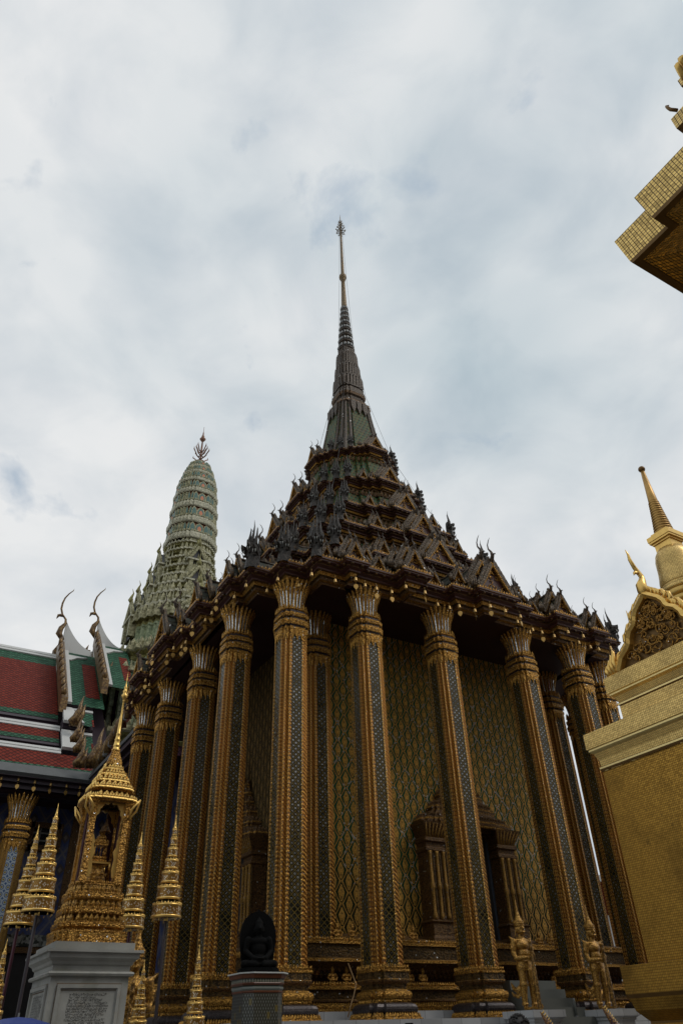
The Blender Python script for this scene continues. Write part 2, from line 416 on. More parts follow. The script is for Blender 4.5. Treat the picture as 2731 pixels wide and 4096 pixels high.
# ---------------------------------------------------------------- the setting: ground and terrace
MARBLE = plain('grey_marble', (.40, .41, .41), .35, 0, .28, 2.2, .05)
def paving(name, c, size, var):
    m = Mat(name, .5); u, v = m.uv(); a, b = u/size, v/size; i = m.white(a.fl(), b.fl())
    g = (a.fr()-.5).abs().max((b.fr()-.5).abs()).step(.485, .497); n = m.noise(1.7, 6)
    c0 = m.mix(i, tuple(k*(1-var) for k in c), tuple(k*(1+var) for k in c)); c0 = m.mix(n.step(.4, .75)*.4, c0, tuple(k*.55 for k in c))
    m.col(m.mix(g, c0, tuple(k*.3 for k in c))); m.bump(1-g, .3, .004); return m.m
PAVE = paving('stone_paving', (.15, .145, .135), .6, .15)
MARBLET = paving('marble_slabs', (.42, .43, .44), .46, .22)
g = MB(); g.add([(-400, -400, GROUND), (400, -400, GROUND), (400, 400, GROUND), (-400, 400, GROUND)], [(0, 1, 2, 3)])
tag(part('ground', g, PAVE, None), kind='structure')
CX = CY = 6.2
t = MB()
t.box((CX, CY, (GROUND-.81)/2+.002), (13.9, 13.9, -.81-GROUND-.004)); t.box((CX, CY, -.73), (11.6, 11.6, .16))
tag(part('terrace', t, MARBLET, None), kind='structure')
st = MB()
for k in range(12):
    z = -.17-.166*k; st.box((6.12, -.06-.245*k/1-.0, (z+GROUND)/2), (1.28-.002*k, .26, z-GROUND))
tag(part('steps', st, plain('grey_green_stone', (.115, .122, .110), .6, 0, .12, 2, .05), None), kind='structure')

# ---------------------------------------------------------------- the great square temple with its spire
TEMPLE = thing('temple_building', 'tall dark square temple with gilded columns, tiered roof and needle spire', 'temple', (CX, CY, -.81))
# --- cella
wl = MB(); x0, x1, y0, y1 = 1.93, 10.5, 1.74, 10.6
def wq(a, b, m): wl.add([(a[0], a[1], .5), (b[0], b[1], .5), (b[0], b[1], 8.42), (a[0], a[1], 8.42)], [(0, 1, 2, 3)], m)
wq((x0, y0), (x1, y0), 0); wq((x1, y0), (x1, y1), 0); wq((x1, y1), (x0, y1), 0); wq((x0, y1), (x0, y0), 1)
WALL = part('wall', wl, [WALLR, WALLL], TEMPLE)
tr = MB()                                                            # gilded borders up the wall edges
for a, b in (((x0+.32, y0-.012), (x0+.44, y0-.012)), ((x1-.46, y0-.012), (x1-.34, y0-.012))):
    tr.box(((a[0]+b[0])/2, a[1], 4.5), (.12, .03, 7.8))
for a in (y0+.34, y1-.4): tr.box((x0-.012, a, 4.5), (.03, .12, 7.8))
part('wall_border', tr, GOLD, WALL)
# --- plinth of the cella
sq = [(-1, -1), (1, -1), (1, 1), (-1, 1)]
def rect(x0, y0, x1, y1): return [(x0, y0), (x1, y0), (x1, y1), (x0, y1)]
cel = rect(x0, y0, x1, y1)
pl = MB()
prof = [(.0, .80), (.60, .60), (.64, .59), (.64, .54), (.60, .53), (.60, .29), (.66, .27), (.66, .22), (.58, .20), (.46, .10), (.30, .0), (.22, -.01), (.22, -.20),
        (.80, -.205), (.84, -.22), (.84, -.27), (.78, -.29), (.78, -.43), (.82, -.44), (.82, -.47), (.66, -.49), (.66, -.585), (1.0, -.59), (1.03, -.60), (1.03, -.66)]
mats = [0, 1, 1, 0, 2, 1, 1, 0, 0, 0, 3, 3, 0, 1, 1, 0, 2, 1, 0, 3, 0, 1, 1, 1]
pl.loft([ring(off(cel, o), z) for o, z in prof], mats)
for z, o, h, w_ in ((.59, .60, .085, .06), (-.21, .80, .085, .06), (-.60, 1.0, .10, .06), (-.60, .93, .12, .06)):
    pl.spikes([tuple(p) for p in off(cel, o)], z, h, w_, 1)
for k in range(2): pl.spikes([tuple(p) for p in off(cel, .36+.1*k)], .06+.09*k, -.12, .12, 0, thick=.2)
part('plinth', pl, [GOLDD, GOLD, DARKBAND, DARKRED], TEMPLE)

# --- columns: shaft > base, neck, capital
h_ = .355
def shaft_poly():
    q = [(.14, -.342), (.14, -.355), (.20, -.355), (.20, -.30), (.30, -.30), (.30, -.20), (.355, -.20), (.355, -.14), (.342, -.14)]
    full = []
    for k in range(4):
        c_, s_ = [(1, 0), (0, 1), (-1, 0), (0, -1)][k]; full += [(x*c_-y*s_, x*s_+y*c_) for x, y in q]
    return full
SP = shaft_poly(); nS = len(SP)
sh = MB(); H1 = 7.02
def tap(z): return 1-.045*z/7.4
# uv: panels centred on u = 0
for i in range(nS):
    a, b = Vector(SP[i]), Vector(SP[(i+1) % nS]); L = (b-a).length; pan = i % 9 == 8
    z0_, z1_ = 0, H1
    vs = [(a.x, a.y, z0_), (b.x, b.y, z0_), (b.x*tap(z1_), b.y*tap(z1_), z1_), (a.x*tap(z1_), a.y*tap(z1_), z1_)]
    u0, u1 = (-.14, .14) if pan else (0, L)
    sh.add(vs, [(0, 1, 2, 3)], 1 if pan else 0, [((u0, 0), (u1, 0), (u1, H1), (u0, H1))])
# fine gilt beads along the arrises
SHAFT = sh.mesh('column', [shaft_gold(), PANEL])
cb = MB()
bp = [(q[0], q[1]) for q in SP if True]
bp = []
for k in range(4):
    c_, s_ = [(1, 0), (0, 1), (-1, 0), (0, -1)][k]
    for x, y in ((.20, -.355), (.20, -.30), (.30, -.30), (.30, -.20), (.355, -.20)): bp.append((x*c_-y*s_, x*s_+y*c_))
bprof = [(.95, .0), (1.20, -.005), (1.25, -.02), (1.25, -.05), (1.20, -.06), (1.20, -.17), (1.24, -.18), (1.22, -.21), (1.06, -.25), (1.05, -.33), (1.14, -.355), (1.25, -.37), (1.29, -.41),
         (1.29, -.44), (1.24, -.48), (1.12, -.49), (1.12, -.54), (1.28, -.55), (1.40, -.57), (1.49, -.61), (1.52, -.65), (1.49, -.69), (1.38, -.73), (1.34, -.75), (1.62, -.77), (1.72, -.79), (1.72, -.81)]
bm = [0, 1, 1, 1, 2, 1, 0, 0, 2, 1, 1, 1, 1, 1, 0, 2, 3, 3, 3, 3, 3, 3, 0, 1, 1, 1]
cb.loft([ring(bp, z, s=s) for s, z in bprof], bm)
for s, z, hh, ww, o in ((1.22, -.01, .085, .052, .015), (1.20, -.545, .07, .04, .01), (1.50, -.775, .11, .055, -.03), (1.64, -.79, .10, .055, -.03)):
    cb.spikes([(x*s, y*s) for x, y in bp], z, hh, ww, 1, o)
CBASE = cb.mesh('base', [GOLDD, GOLD, DARKBAND, PURPLE])
cn = MB()
def srr(s): return s*.955
nprof = [(1.02, 6.98), (1.10, 7.02), (1.12, 7.08), (1.03, 7.12), (1.03, 7.17), (1.15, 7.20), (1.18, 7.25), (1.15, 7.29), (1.03, 7.31), (1.03, 7.38), (1.13, 7.41), (1.16, 7.45), (1.12, 7.49), (1.02, 7.51), (1.02, 7.56), (1.10, 7.58), (1.06, 7.62), (.9, 7.66)]
cn.loft([ring(bp, z, s=srr(s)*.97) for s, z in nprof], [0, 0, 0, 1, 0, 0, 0, 0, 1, 0, 0, 0, 0, 1, 0, 0, 0])
for s, z, hh, ww in ((1.05, 7.03, -.20, .085), (1.03, 7.03, -.30, .12), (1.15, 7.20, -.07, .05), (1.14, 7.42, -.06, .05), (1.07, 7.58, .16, .07), (1.10, 7.26, .07, .05)):
    cn.spikes([(x*srr(s)*.97, y*srr(s)*.97) for x, y in bp], z, hh, ww, 0, .02, thick=.28)
CNECK = cn.mesh('neck', [GOLD, PURPLE])
cc = MB()
cc.lathe([(.27, 7.6), (.285, 7.75), (.30, 7.9), (.325, 8.05), (.36, 8.17), (.36, 8.2), (.2, 8.25)], 24, mat=1, smooth=False)
NP = 22
for i in range(NP):
    a = 2*pi*i/NP; d = Vector((cos(a), sin(a), 0)); tg = Vector((-sin(a), cos(a), 0))
    rows = [(.285, 7.60, .026), (.30, 7.78, .028), (.318, 7.94, .032), (.35, 8.08, .040), (.39, 8.20, .048), (.43, 8.30, .044), (.475, 8.40, .022), (.49, 8.44, .002)]
    if i % 2: rows = [(r-.012, 7.6+(z-7.6)*.95, w_*.95) for r, z, w_ in rows]
    vs = []
    for r, z, w_ in rows:
        vs += [d*r-tg*w_+Vector((0, 0, z)), d*(r+w_*.7)+Vector((0, 0, z-.004)), d*r+tg*w_+Vector((0, 0, z)), d*(r-.014)+Vector((0, 0, z+.004))]
    fs = []
    for k in range(len(rows)-1):
        for j in range(4): fs.append((k*4+j, k*4+(j+1) % 4, k*4+4+(j+1) % 4, k*4+4+j))
    cc.add(vs, fs, 0)
for i in range(NP):
    a = 2*pi*(i+.5)/NP; d = Vector((cos(a), sin(a), 0)); tg = Vector((-sin(a), cos(a), 0))
    vs = []
    for r, z, w_ in ((.292, 7.66, .010), (.312, 7.85, .011), (.335, 8.02, .012), (.362, 8.12, .010)):
        vs += [d*r-tg*w_+Vector((0, 0, z)), d*r+tg*w_+Vector((0, 0, z))]
    cc.add(vs, [(0, 1, 3, 2), (2, 3, 5, 4), (4, 5, 7, 6)], 1)
CCAP = cc.mesh('capital', [GOLD, SILVER])
def column(x, y, zb=0.0, base=True, s=1.0):
    o = link('column', SHAFT, TEMPLE, Vector((x, y, zb))-TEMPLE.location); o.scale = (s, s, 1)
    if base: link('base', CBASE, o)
    link('neck', CNECK, o); link('capital', CCAP, o)
    return o
for x, y in ((2.5, .05), (4.85, .0), (7.7, 0), (9.85, -.05), (11.45, .55), (.66, .58), (-.03, 2.4), (.06, 5.03), (.05, 7.88), (.0, 10.2), (.7, 11.7)):
    column(x, y)
q_ = atx(2256, 2835, 12.4); d_ = ray(2256, 2835); rr_ = Vector((d_.y, -d_.x, 0)).normalized(); column(q_.x+rr_.x*.40, q_.y+rr_.y*.40)
for x, y in ((1.93, 1.68), (10.47, 1.86), (1.95, 10.6)):
    o = column(x, y, .0, False)

# --- door in the middle of a wall: frame with paired shafts, tiered crown, painted leaf
DOORC = plain('door_lacquer', (.030, .040, .060), .4, 0, .2, 3, .05)
DOORF = plain('door_painting', (.17, .16, .12), .55, 0, .3, 20, 0)
DOORD = plain('dark_painting_line', (.012, .011, .012), .6, 0, .2, 20, 0)
def door(tag_label):
    """local frame: wall plane y = 0, outside is -y, x = 0 the axis, z as in the world"""
    root = []
    fr = MB()
    for sx in (-1, 1):
        xc = sx*1.13
        fr.loft([ring(rect(xc-a, -b, xc+a, .0), z) for a, b, z in ((.36, .52, .60), (.36, .52, .72), (.30, .46, .78), (.30, .46, 1.02), (.34, .50, 1.06), (.27, .40, 1.12), (.27, .40, 2.55), (.31, .44, 2.58), (.31, .44, 2.64), (.27, .4, 2.67), (.27, .4, 2.76), (.32, .46, 2.79), (.32, .46, 2.86), (.28, .42, 2.90), (.40, .56, 3.16), (.42, .58, 3.22), (.2, .3, 3.24))], 0)
        for px in (-.20, 0, .20):
            fr.lathe([(.05, 1.1), (.06, 1.18), (.042, 1.25), (.042, 1.72), (.062, 1.76), (.062, 1.84), (.042, 1.88), (.042, 2.5), (.06, 2.56)], 8, (xc+px, -.42, 0), 1)
            fr.box((xc+px+.10, -.40, 1.85), (.035, .03, 1.3), 2)
        for k in range(7):
            a = -.24+.08*k
            fr.tube([(xc+a, -.42, 2.86), (xc+a*1.2, -.47, 3.02), (xc+a*1.45, -.58, 3.18)], [.035, .032, .008], 5, 1)
    fr.box((0, -.2, 3.18), (2.0, .38, .12), 0)
    fr.box((0, -.02, 1.8), (1.75, .03, 2.9), 3)
    leafs = MB()
    for sx in (-1, 1):
        Mx = Matrix.Translation((sx*.84, -.06, 0)) @ Matrix.Rotation(sx*radians(-62), 4, 'Z')
        leafs.box((-sx*.40, 0, 1.5), (.80, .06, 3.3), 0, Mx)
        leafs.box((-sx*.80, -.02, 1.5), (.05, .12, 3.3), 2, Mx)
        # a standing guardian painted on the leaf, as thin inlay
        y = -.036
        def shp(pts, m, yy=y): leafs.prism([(-sx*p[0], p[1]) for p in (pts if sx < 0 else pts[::-1])], yy-.004, yy, m, Mx)
        shp([(.34, 2.05), (.46, 2.05), (.50, 2.2), (.47, 2.36), (.40, 2.4), (.33, 2.3)], 1)
        shp([(.30, 2.36), (.50, 2.36), (.47, 2.48), (.43, 2.6), (.41, 2.85), (.39, 2.6), (.34, 2.48)], 2)
        shp([(.22, 1.95), (.34, 2.02), (.46, 2.02), (.58, 1.93), (.55, 1.6), (.48, 1.4), (.32, 1.4), (.25, 1.6)], 2)
        shp([(.36, 1.98), (.44, 1.98), (.43, 1.62), (.37, 1.62)], 1, y-.004)
        shp([(.57, 1.92), (.66, 1.72), (.58, 1.48), (.44, 1.42), (.44, 1.50), (.54, 1.56), (.58, 1.70), (.51, 1.85)], 1)
        shp([(.23, 1.92), (.14, 1.70), (.22, 1.46), (.36, 1.42), (.36, 1.50), (.27, 1.55), (.22, 1.70), (.29, 1.86)], 1)
        shp([(.24, 1.40), (.56, 1.40), (.62, 1.20), (.66, 1.05), (.50, 1.10), (.40, .98), (.30, 1.10), (.14, 1.05), (.18, 1.2)], 2)
        shp([(.26, 1.06), (.36, 1.02), (.34, .70), (.36, .45), (.46, .38), (.24, .38), (.25, .7)], 1)
        shp([(.44, 1.02), (.56, 1.06), (.62, .75), (.56, .45), (.68, .38), (.46, .38), (.50, .72)], 1)
        for k in range(9):
            a = k*.7; cx_, cz_ = .40+.26*cos(a*1.7), .12+.10*sin(a)+.02*k-.1
            shp([(cx_+.07*cos(b), cz_+.06*sin(b)) for b in (0, .9, 1.8, 2.7, 3.6, 4.5, 5.4)], 1 if k % 2 else 2, y-.002*(k % 3))
        for k in range(8):
            cx_, cz_ = .15+.07*((k*37) % 8), 2.5+.08*k
            shp([(cx_+.025, cz_), (cx_, cz_+.035), (cx_-.025, cz_), (cx_, cz_-.035)], 1)
    cr = MB(); base = plan([(0, 1.0), (.5, 1.0), (.5, .92), (.72, .92), (.72, .80), (.80, .80)])
    z = 3.22; s = 1.46
    for k in range(6):
        sd_ = s*.36
        P_ = lambda f: [(p[0]*s*f, min(p[1], .5)*sd_*f-.10) for p in base]
        hh = .36*(1-.07*k)
        for f, dz in ((.92, 0), (1.0, .03), (1.0, .09), (.95, .11), (.97, .15), (.90, .17)): pass
        cr.loft([ring(P_(f), z+dz*hh/.36) for f, dz in ((.86, -.04), (.97, .0), (1.0, .03), (1.0, .08), (.94, .10), (.96, .14), (.88, .16), (.74, .27), (.70, .36))], 0, cap1=True)
        cr.spikes(P_(.97), z+.10*hh/.36, .08, .055, 0, -.01); cr.spikes(P_(.9), z+.17*hh/.36, .11, .09, 0, -.02, thick=.6); cr.spikes(P_(.99), z+.08*hh/.36, .05, .03, 1, 0)
        cr.spikes(P_(.97), z+.02, -.07, .06, 1)
        z += hh; s *= .70
    cr.lathe([(.16, z-.1), (.10, z+.1), (.07, z+.3), (.02, z+.7), (.002, z+.95)], 10, (0, -.2, 0), 1)
    return fr, cr, leafs
def place_door(x, y, rz):
    fr, cr, lf = door('')
    o = link('door', fr.mesh('door', [GOLDD, GOLDF, DARKBAND, DOORD]), TEMPLE, Vector((x, y, 0))-TEMPLE.location, rz)
    link('crown', cr.mesh('crown', [GOLDD, GOLD]), o)
    link('door_leaf', lf.mesh('door_leaf', [DOORC, DOORF, DOORD]), o)
place_door(6.18, y0, 0); place_door(x0, 5.72, -pi/2)

# --- roof
T1P = plan([(0, 7.4), (.74, 7.4), (.74, 7.15), (1.46, 7.15), (1.46, 6.9), (2.2, 6.9), (2.2, 7.28), (3.15, 7.28), (3.15, 6.85), (4.0, 6.85), (4.0, 7.02), (4.74, 7.02), (4.74, 6.74), (5.5, 6.74), (5.5, 6.14), (6.14, 6.14)])
def tplan(W, w1, tip, t1, tcx):
    a, b = W-(W-w1)*.36, W-(W-w1)*.68
    return plan([(0, W), (tcx, W), (tcx, a), (tcx+(t1-tcx)*.28, a), (tcx+(t1-tcx)*.28, b), (tcx+(t1-tcx)*.55, b), (tcx+(t1-tcx)*.55, w1), (t1, w1), (t1, tip), (tip, tip)])
TIERS = [dict(z=8.85, P=T1P, W=7.4, tc=.74, tip=6.14, t1=5.5, k=1.0, nag=1.75),
         dict(z=11.0, W=5.24, w1=4.66, tip=4.19, t1=3.73, tc=.74, k=.9, nag=1.5),
         dict(z=12.52, W=4.54, w1=4.0, tip=3.57, t1=3.12, tc=.68, k=.85, nag=1.4),
         dict(z=14.08, W=3.72, w1=3.2, tip=2.77, t1=2.42, tc=.65, k=.8, nag=1.3),
         dict(z=16.02, W=2.86, w1=2.39, tip=2.06, t1=1.74, tc=.56, k=.75, nag=1.15),
         dict(z=18.34, W=2.07, w1=1.68, tip=1.40, t1=1.10, tc=.47, k=.68, nag=1.0)]
for T in TIERS:
    if 'P' not in T: T['P'] = tplan(T['W'], T['w1'], T['tip'], T['t1'], T['tc'])
CC = (6.26, 6.26)
def naga_mesh():
    m = MB()
    m.loft([[Vector((x*a, y*b+o, z)) for x, y in ((-1, -1), (-.4, -1.25), (.4, -1.25), (1, -1), (1, 1), (-1, 1))] for a, b, o, z in
            ((.155, .14, .0, -.05), (.13, .12, -.01, .06), (.125, .11, .0, .16), (.14, .11, .0, .26), (.16, .11, -.01, .36), (.11, .08, .02, .48), (.03, .03, .03, .58))], 0, cap1=True, smooth=False)
    for sx, dz in ((-1, 0.0), (0, .07), (1, 0.0)):
        x = sx*.115; z = .30+dz; ang = sx*.35
        M_ = Matrix.Translation((x, -.05, z)) @ Matrix.Rotation(ang, 4, 'Z')
        m.loft([[M_ @ Vector((q[0]*w_, y, q[1]*h2+zz)) for q in ((-1, -1), (1, -1), (1, .6), (.5, 1), (-.5, 1), (-1, .6))] for w_, h2, y, zz in ((.055, .075, .06, .02), (.062, .08, -.02, .03), (.05, .055, -.10, .03), (.045, .05, -.16, .035), (.02, .03, -.20, .06))], 1, cap1=True)
        m.box((0, -.09, -.065), (.06, .14, .03), 1, M_ @ Matrix.Rotation(.35, 4, 'X'))
        for f in (-.03, .03): m.lathe([(.012, 0), (.01, -.04), (.001, -.09)], 5, (f, -.14, .0), 2, M=M_)
        m.ell((0, 0, 0), (.022, .022, .022), 2, M_ @ Matrix.Translation((0, 0, 0)), 6, 4)
        pts = [(0, .0, .07), (0, -.01, .20), (0, .03, .36), (0, .05, .50), (0, .03, .64 if sx == 0 else .53)]
        m.tube([M_ @ Vector(p) for p in pts], [.050, .046, .032, .018, .003], 6, 1, flat=.8)
        for q in (-1, 1): m.tube([M_ @ Vector((q*.05, .0, .04)), M_ @ Vector((q*.075, .0, .16)), M_ @ Vector((q*.06, .02, .28))], [.03, .025, .003], 5, 1)
    return m
NAGA = naga_mesh().mesh('naga_head', [NAGAM, NAGAM, plain('fang_white', (.55, .56, .52), .5, 0, .1, 5, 0)])
_g = {}
def gable_meshes(w_, h2, d):
    key = (round(w_, 2), round(h2, 2), round(d, 2))
    if key in _g: return _g[key]
    b = MB(); n = 9; th = .065*w_+.02
    def cur(t): return Vector((w_/2*(1-t)**1.0, 0, h2*(t-.10*sin(pi*t)*(1-t))))
    for sx in (-1, 1):
        pts = [cur(k/n) for k in range(n+1)]; rings = []
        for k, p in enumerate(pts):
            tg = (pts[min(k+1, n)]-pts[max(k-1, 0)]).normalized(); nn = Vector((tg.z, 0, -tg.x)); nn = nn if nn.x > 0 else -nn
            q0, q1 = p+nn*th*.5, p-nn*th*.5
            rings.append([Vector((sx*q.x, y, q.z)) for q, y in ((q1, -.05), (q0, -.05), (q0, .07), (q1, .07))])
            if 0 < k < n:                                            # flame teeth up the bargeboard
                r = q0; s = .09*w_+.045
                c3 = [r, r+nn*s*.5+tg*s*.55, r+nn*s*.62+tg*s*1.5, r+nn*s*.1+tg*s*.9]
                b.prism([(sx*q.x, q.z) for q in (c3 if sx < 0 else c3[::-1])], -.03, .04, 0)
        b.loft(rings, 0, cap0=True, cap1=True)
        gi = []
        for k, p in enumerate(pts):
            tg = (pts[min(k+1, n)]-pts[max(k-1, 0)]).normalized(); nn = Vector((tg.z, 0, -tg.x)); nn = nn if nn.x > 0 else -nn
            gi.append([Vector((sx*q.x, y, q.z)) for q, y in ((p-nn*th*.72, -.045), (p-nn*th*.42, -.062), (p-nn*th*.38, .02), (p-nn*th*.72, .02))])
        b.loft(gi, 1, cap0=True, cap1=True)
        for k in range(3):                                           # clustered flames at the foot
            x = sx*(w_/2+.02+.07*w_*k*.8); zz = (.34-.07*k)*h2+.1
            b.tube([(x, .01, -.02), (x+sx*.03, -.02, zz*.45), (x+sx*.0, 0, zz*.8), (x+sx*.03, .0, zz)], [.035, .04, .025, .003], 5, 0)
    fin = MB(); k_ = .75*h2
    fin.tube([(0, .02, h2-.05), (0, -.05*k_, h2+.10*k_), (0, -.13*k_, h2+.24*k_), (0, -.08*k_, h2+.42*k_), (0, .03*k_, h2+.60*k_), (0, .04*k_, h2+.78*k_), (0, -.05*k_, h2+.94*k_), (0, -.14*k_, h2+1.02*k_)],
             [.04, .07*k_+.015, .06*k_+.01, .042*k_, .028*k_, .021*k_, .015*k_, .003], 6, 0)
    fin.tube([(0, -.16*k_, h2+.26*k_), (0, -.27*k_, h2+.24*k_), (0, -.30*k_, h2+.17*k_)], [.03*k_+.005, .02*k_, .003], 5, 0)
    pe = MB(); pts = [cur(k/n) for k in range(n+1)]
    poly = [(p.x, p.z) for p in pts]+[(-p.x, p.z) for p in reversed(pts[:-1])]
    pe.prism(poly[::-1], .055, .10, 0)
    rnd = random.Random(5)
    for k in range(int(13*w_)+3):                                    # openwork scrolls
        t = rnd.random(); zz = .08*h2+rnd.random()*h2*.62; lim = w_/2*(1-zz/h2)*.62
        x = rnd.uniform(-lim, lim); r = .045+.03*rnd.random()
        arc = [(x+r*(1-.08*a)*cos(a*.8+t*6), .035, zz+r*(1-.08*a)*sin(a*.8+t*6)) for a in range(7)]
        pe.tube(arc, .014, 4, 1)
    rf = MB(); zt = h2*.97
    for sx in (-1, 1):
        a = [Vector((sx*w_/2*1.02, .05, .0)), Vector((sx*w_*.22, .05, h2*.46)), Vector((0, .05, zt))]
        e = Vector((0, d, 0)); f = Vector((0, d, .06))
        vs = a+[a[0]+e, a[1]+e, a[2]+f]
        rf.add(vs, [(0, 1, 4, 3), (1, 2, 5, 4)] if sx > 0 else [(3, 4, 1, 0), (4, 5, 2, 1)], 0)
    rf.tube([(0, .04, zt+.02), (0, d*.6, zt+.0), (0, d, zt+.06)], [.05, .045, .04], 6, 1)
    r = (b.mesh('gable', [GABLEM, GOLD]), fin.mesh('finial', [GREYORN]), pe.mesh('pediment', [DARKRED, GOLD]), rf.mesh('gable_roof', [TILED, GREYORN]))
    _g[key] = r; return r
ROOF = None
def gable(t_, w0, z, wd, h2, d, ang):
    c_, s_ = cos(ang), sin(ang); x, y = t_, -w0
    g0, f0, p0, r0 = gable_meshes(wd, h2, d)
    o = link('gable', g0, TEMPLE, Vector((CC[0]+x*c_-y*s_, CC[1]+x*s_+y*c_, z))-TEMPLE.location, ang)
    link('finial', f0, o); link('pediment', p0, o); link('gable_roof', r0, o)
    return o
EPROF = [(-.46, -.52), (-.44, -.46), (-.36, -.44), (-.36, -.36), (-.30, -.34), (-.26, -.26), (-.20, -.25), (-.20, -.20), (-.12, -.16), (-.12, -.11), (-.03, -.09), (-.03, -.045), (0, -.04), (0, 0), (-.10, .01)]
EM = [1, 0, 1, 2, 0, 1, 3, 3, 1, 3, 3, 0, 4, 1]
SLOPES = []
for i, T in enumerate(TIERS):
    k = T['k']; P = T['P']; z = T['z']
    fb = MB(); fb.loft([ring(off(P, d*k), z+dz*k, CC) for d, dz in EPROF], EM)
    # row of round bosses under the lip
    q = off(P, -.07*k); n = len(q)
    for a in range(n):
        A, B = q[a], q[(a+1) % n]; L = (B-A).length; m = int(L/(.24*k))
        for j in range(m):
            p = A+(B-A)*((j+.5)/m); fb.ell((CC[0]+p.x, CC[1]+p.y, z-.105*k), (.05*k, .05*k, .035*k), 1, None, 6, 4)
    e = part('eave', fb, [GOLD, GOLDD, DARKBAND, DARKRED, DARKRED], TEMPLE)
    fr_ = MB(); fr_.spikes([(p.x+CC[0], p.y+CC[1]) for p in off(P, -.16*k)], z+.03, .26*k, .17*k, 0, .02, gap=1.5, thick=.25)
    tag(part('flame_row', fr_, GREYORN, e), kind='stuff')
    sp = MB(); sp.spikes([(p.x+CC[0], p.y+CC[1]) for p in off(P, -.035*k)], z, .095*k+.02, .075*k+.015, 0, 0)
    tag(part('antefix_row', sp, GOLDB, e), kind='stuff')
    nx = TIERS[i+1] if i < 5 else None
    if nx:
        sTop = (nx['W']-.46*nx['k'])/T['W']*.985; zt = nx['z']-.50*nx['k']
    else: sTop = .62; zt = 18.75
    rf = MB(); rings = [ring(off(P, -.10*k), z+.008, CC)]
    zz = z
    for fz, fs in ((.10, .28), (.25, .55), (.45, .76), (.70, .91), (1.0, 1.0)) if i == 0 else ((.12, .38), (.35, .66), (.65, .87), (1.0, 1.0)):
        rings.append(ring(P, z+(zt-z)*fz, CC, (1-.10*k/T['W'])*(1-fs)+sTop*fs))
    rf.loft(rings, lambda a, b: 0 if a >= 1 else 1)
    r_ = part('roof_slope', rf, [TILEG, TILED], TEMPLE)
    sw = MB(); rr = rings[-1]
    sw.spikes([(p.x, p.y) for p in ring(P, 0, CC, sTop*1.035)], zt-.34*k, .30*k, .22*k, 0, .05)
    tag(part('antefix_row', sw, GOLDD, r_), kind='stuff')
    # nagas rearing at the three points of each visible corner
    tips = [(T['t1'], T['w1'] if 'w1' in T else 6.74), (T['tip'], T['tip']), (T['w1'] if 'w1' in T else 6.74, T['t1'])]
    for q, (sx, sy) in enumerate(((-1, -1), (1, -1), (-1, 1))):
        for a, b in tips:
            x, y = sx*(a-.16*k), sy*(b-.16*k)
            d = Vector((sx, sy)) if a == b else (Vector((sx*.75, sy)) if b > a else Vector((sx, sy*.75)))
            o = link('naga_head', NAGA, TEMPLE, Vector((CC[0]+x, CC[1]+y, z+.03))-TEMPLE.location, atan2(d.y, d.x)+pi/2)
            s = T['nag']*(.80+.16*random.random()); o.scale = (s*(.60 if i == 0 else .72), s*.8, s*(.92 if i == 0 else 1))
            if q and a != b and i < 2: o.scale = (s*.5, s*.7, s*.8)
    # gables on the two visible faces
    for ang in (0, -pi/2):
        W, tcx = T['W'], T['tc']
        hc = [1.05, .95, .92, .85, .78, .66][i]
        gable(0, W-.14, z+.02, 2*tcx-.12, hc, 1.6*k, ang)
        gable(0, W-.14-.42*k, z+.28*k, 2*tcx+.10, hc*1.05, 1.9*k, ang)
        if i == 0:
            for sx in (-1, 1):
                gable(sx*2.68, 7.28-.12, z+.02, .80, .70, 1.2, ang); gable(sx*2.68, 7.28-.46, z+.22, .94, .80, 1.4, ang)
                gable(sx*4.38, 7.02-.12, z+.02, .62, .58, 1.0, ang); gable(sx*4.38, 7.02-.40, z+.2, .74, .66, 1.2, ang)
                gable(sx*1.80, 6.9-.10, z+.02, .50, .45, .8, ang)
                gable(sx*3.58, 6.85-.10, z+.02, .50, .45, .8, ang)
                gable(sx*2.0, 6.1, z+.75, .66, .6, 1.3, ang); gable(sx*2.7, 6.3, z+.62, .6, .55, 1.2, ang)
                gable(sx*3.4, 5.9, z+.75, .6, .55, 1.3, ang); gable(sx*4.1, 6.0, z+.6, .55, .5, 1.2, ang); gable(sx*5.0, 6.45, z+.05, .5, .5, .9, ang)
                gable(sx*1.1, 7.0, z+.25, .42, .42, .8, ang)
        elif i < 5:
            ts = tcx+(T['t1']-tcx)*.41; ws = W-(W-T['w1'])*.68
            for sx in (-1, 1):
                gable(sx*ts, ws-.10, z+.02, .58*k, .56*k, .8*k, ang)
                if i < 3:
                    gable(sx*ts, ws-.34, z+.16, .66*k, .62*k, .9*k, ang)
                    gable(sx*(T['t1']-.28), T['w1']-.12, z+.02, .46*k, .42*k, .7*k, ang)
                gable(sx*(tcx+(T['t1']-tcx)*.14), W-(W-T['w1'])*.36-.10, z+.02, .34*k, .40*k, .5*k, ang)
so = MB(); sof = ring(off(T1P, -.46), 8.335, CC); so.add(sof, [tuple(range(len(sof)-1, -1, -1))], 0)
part('soffit', so, SOFFIT, TEMPLE)

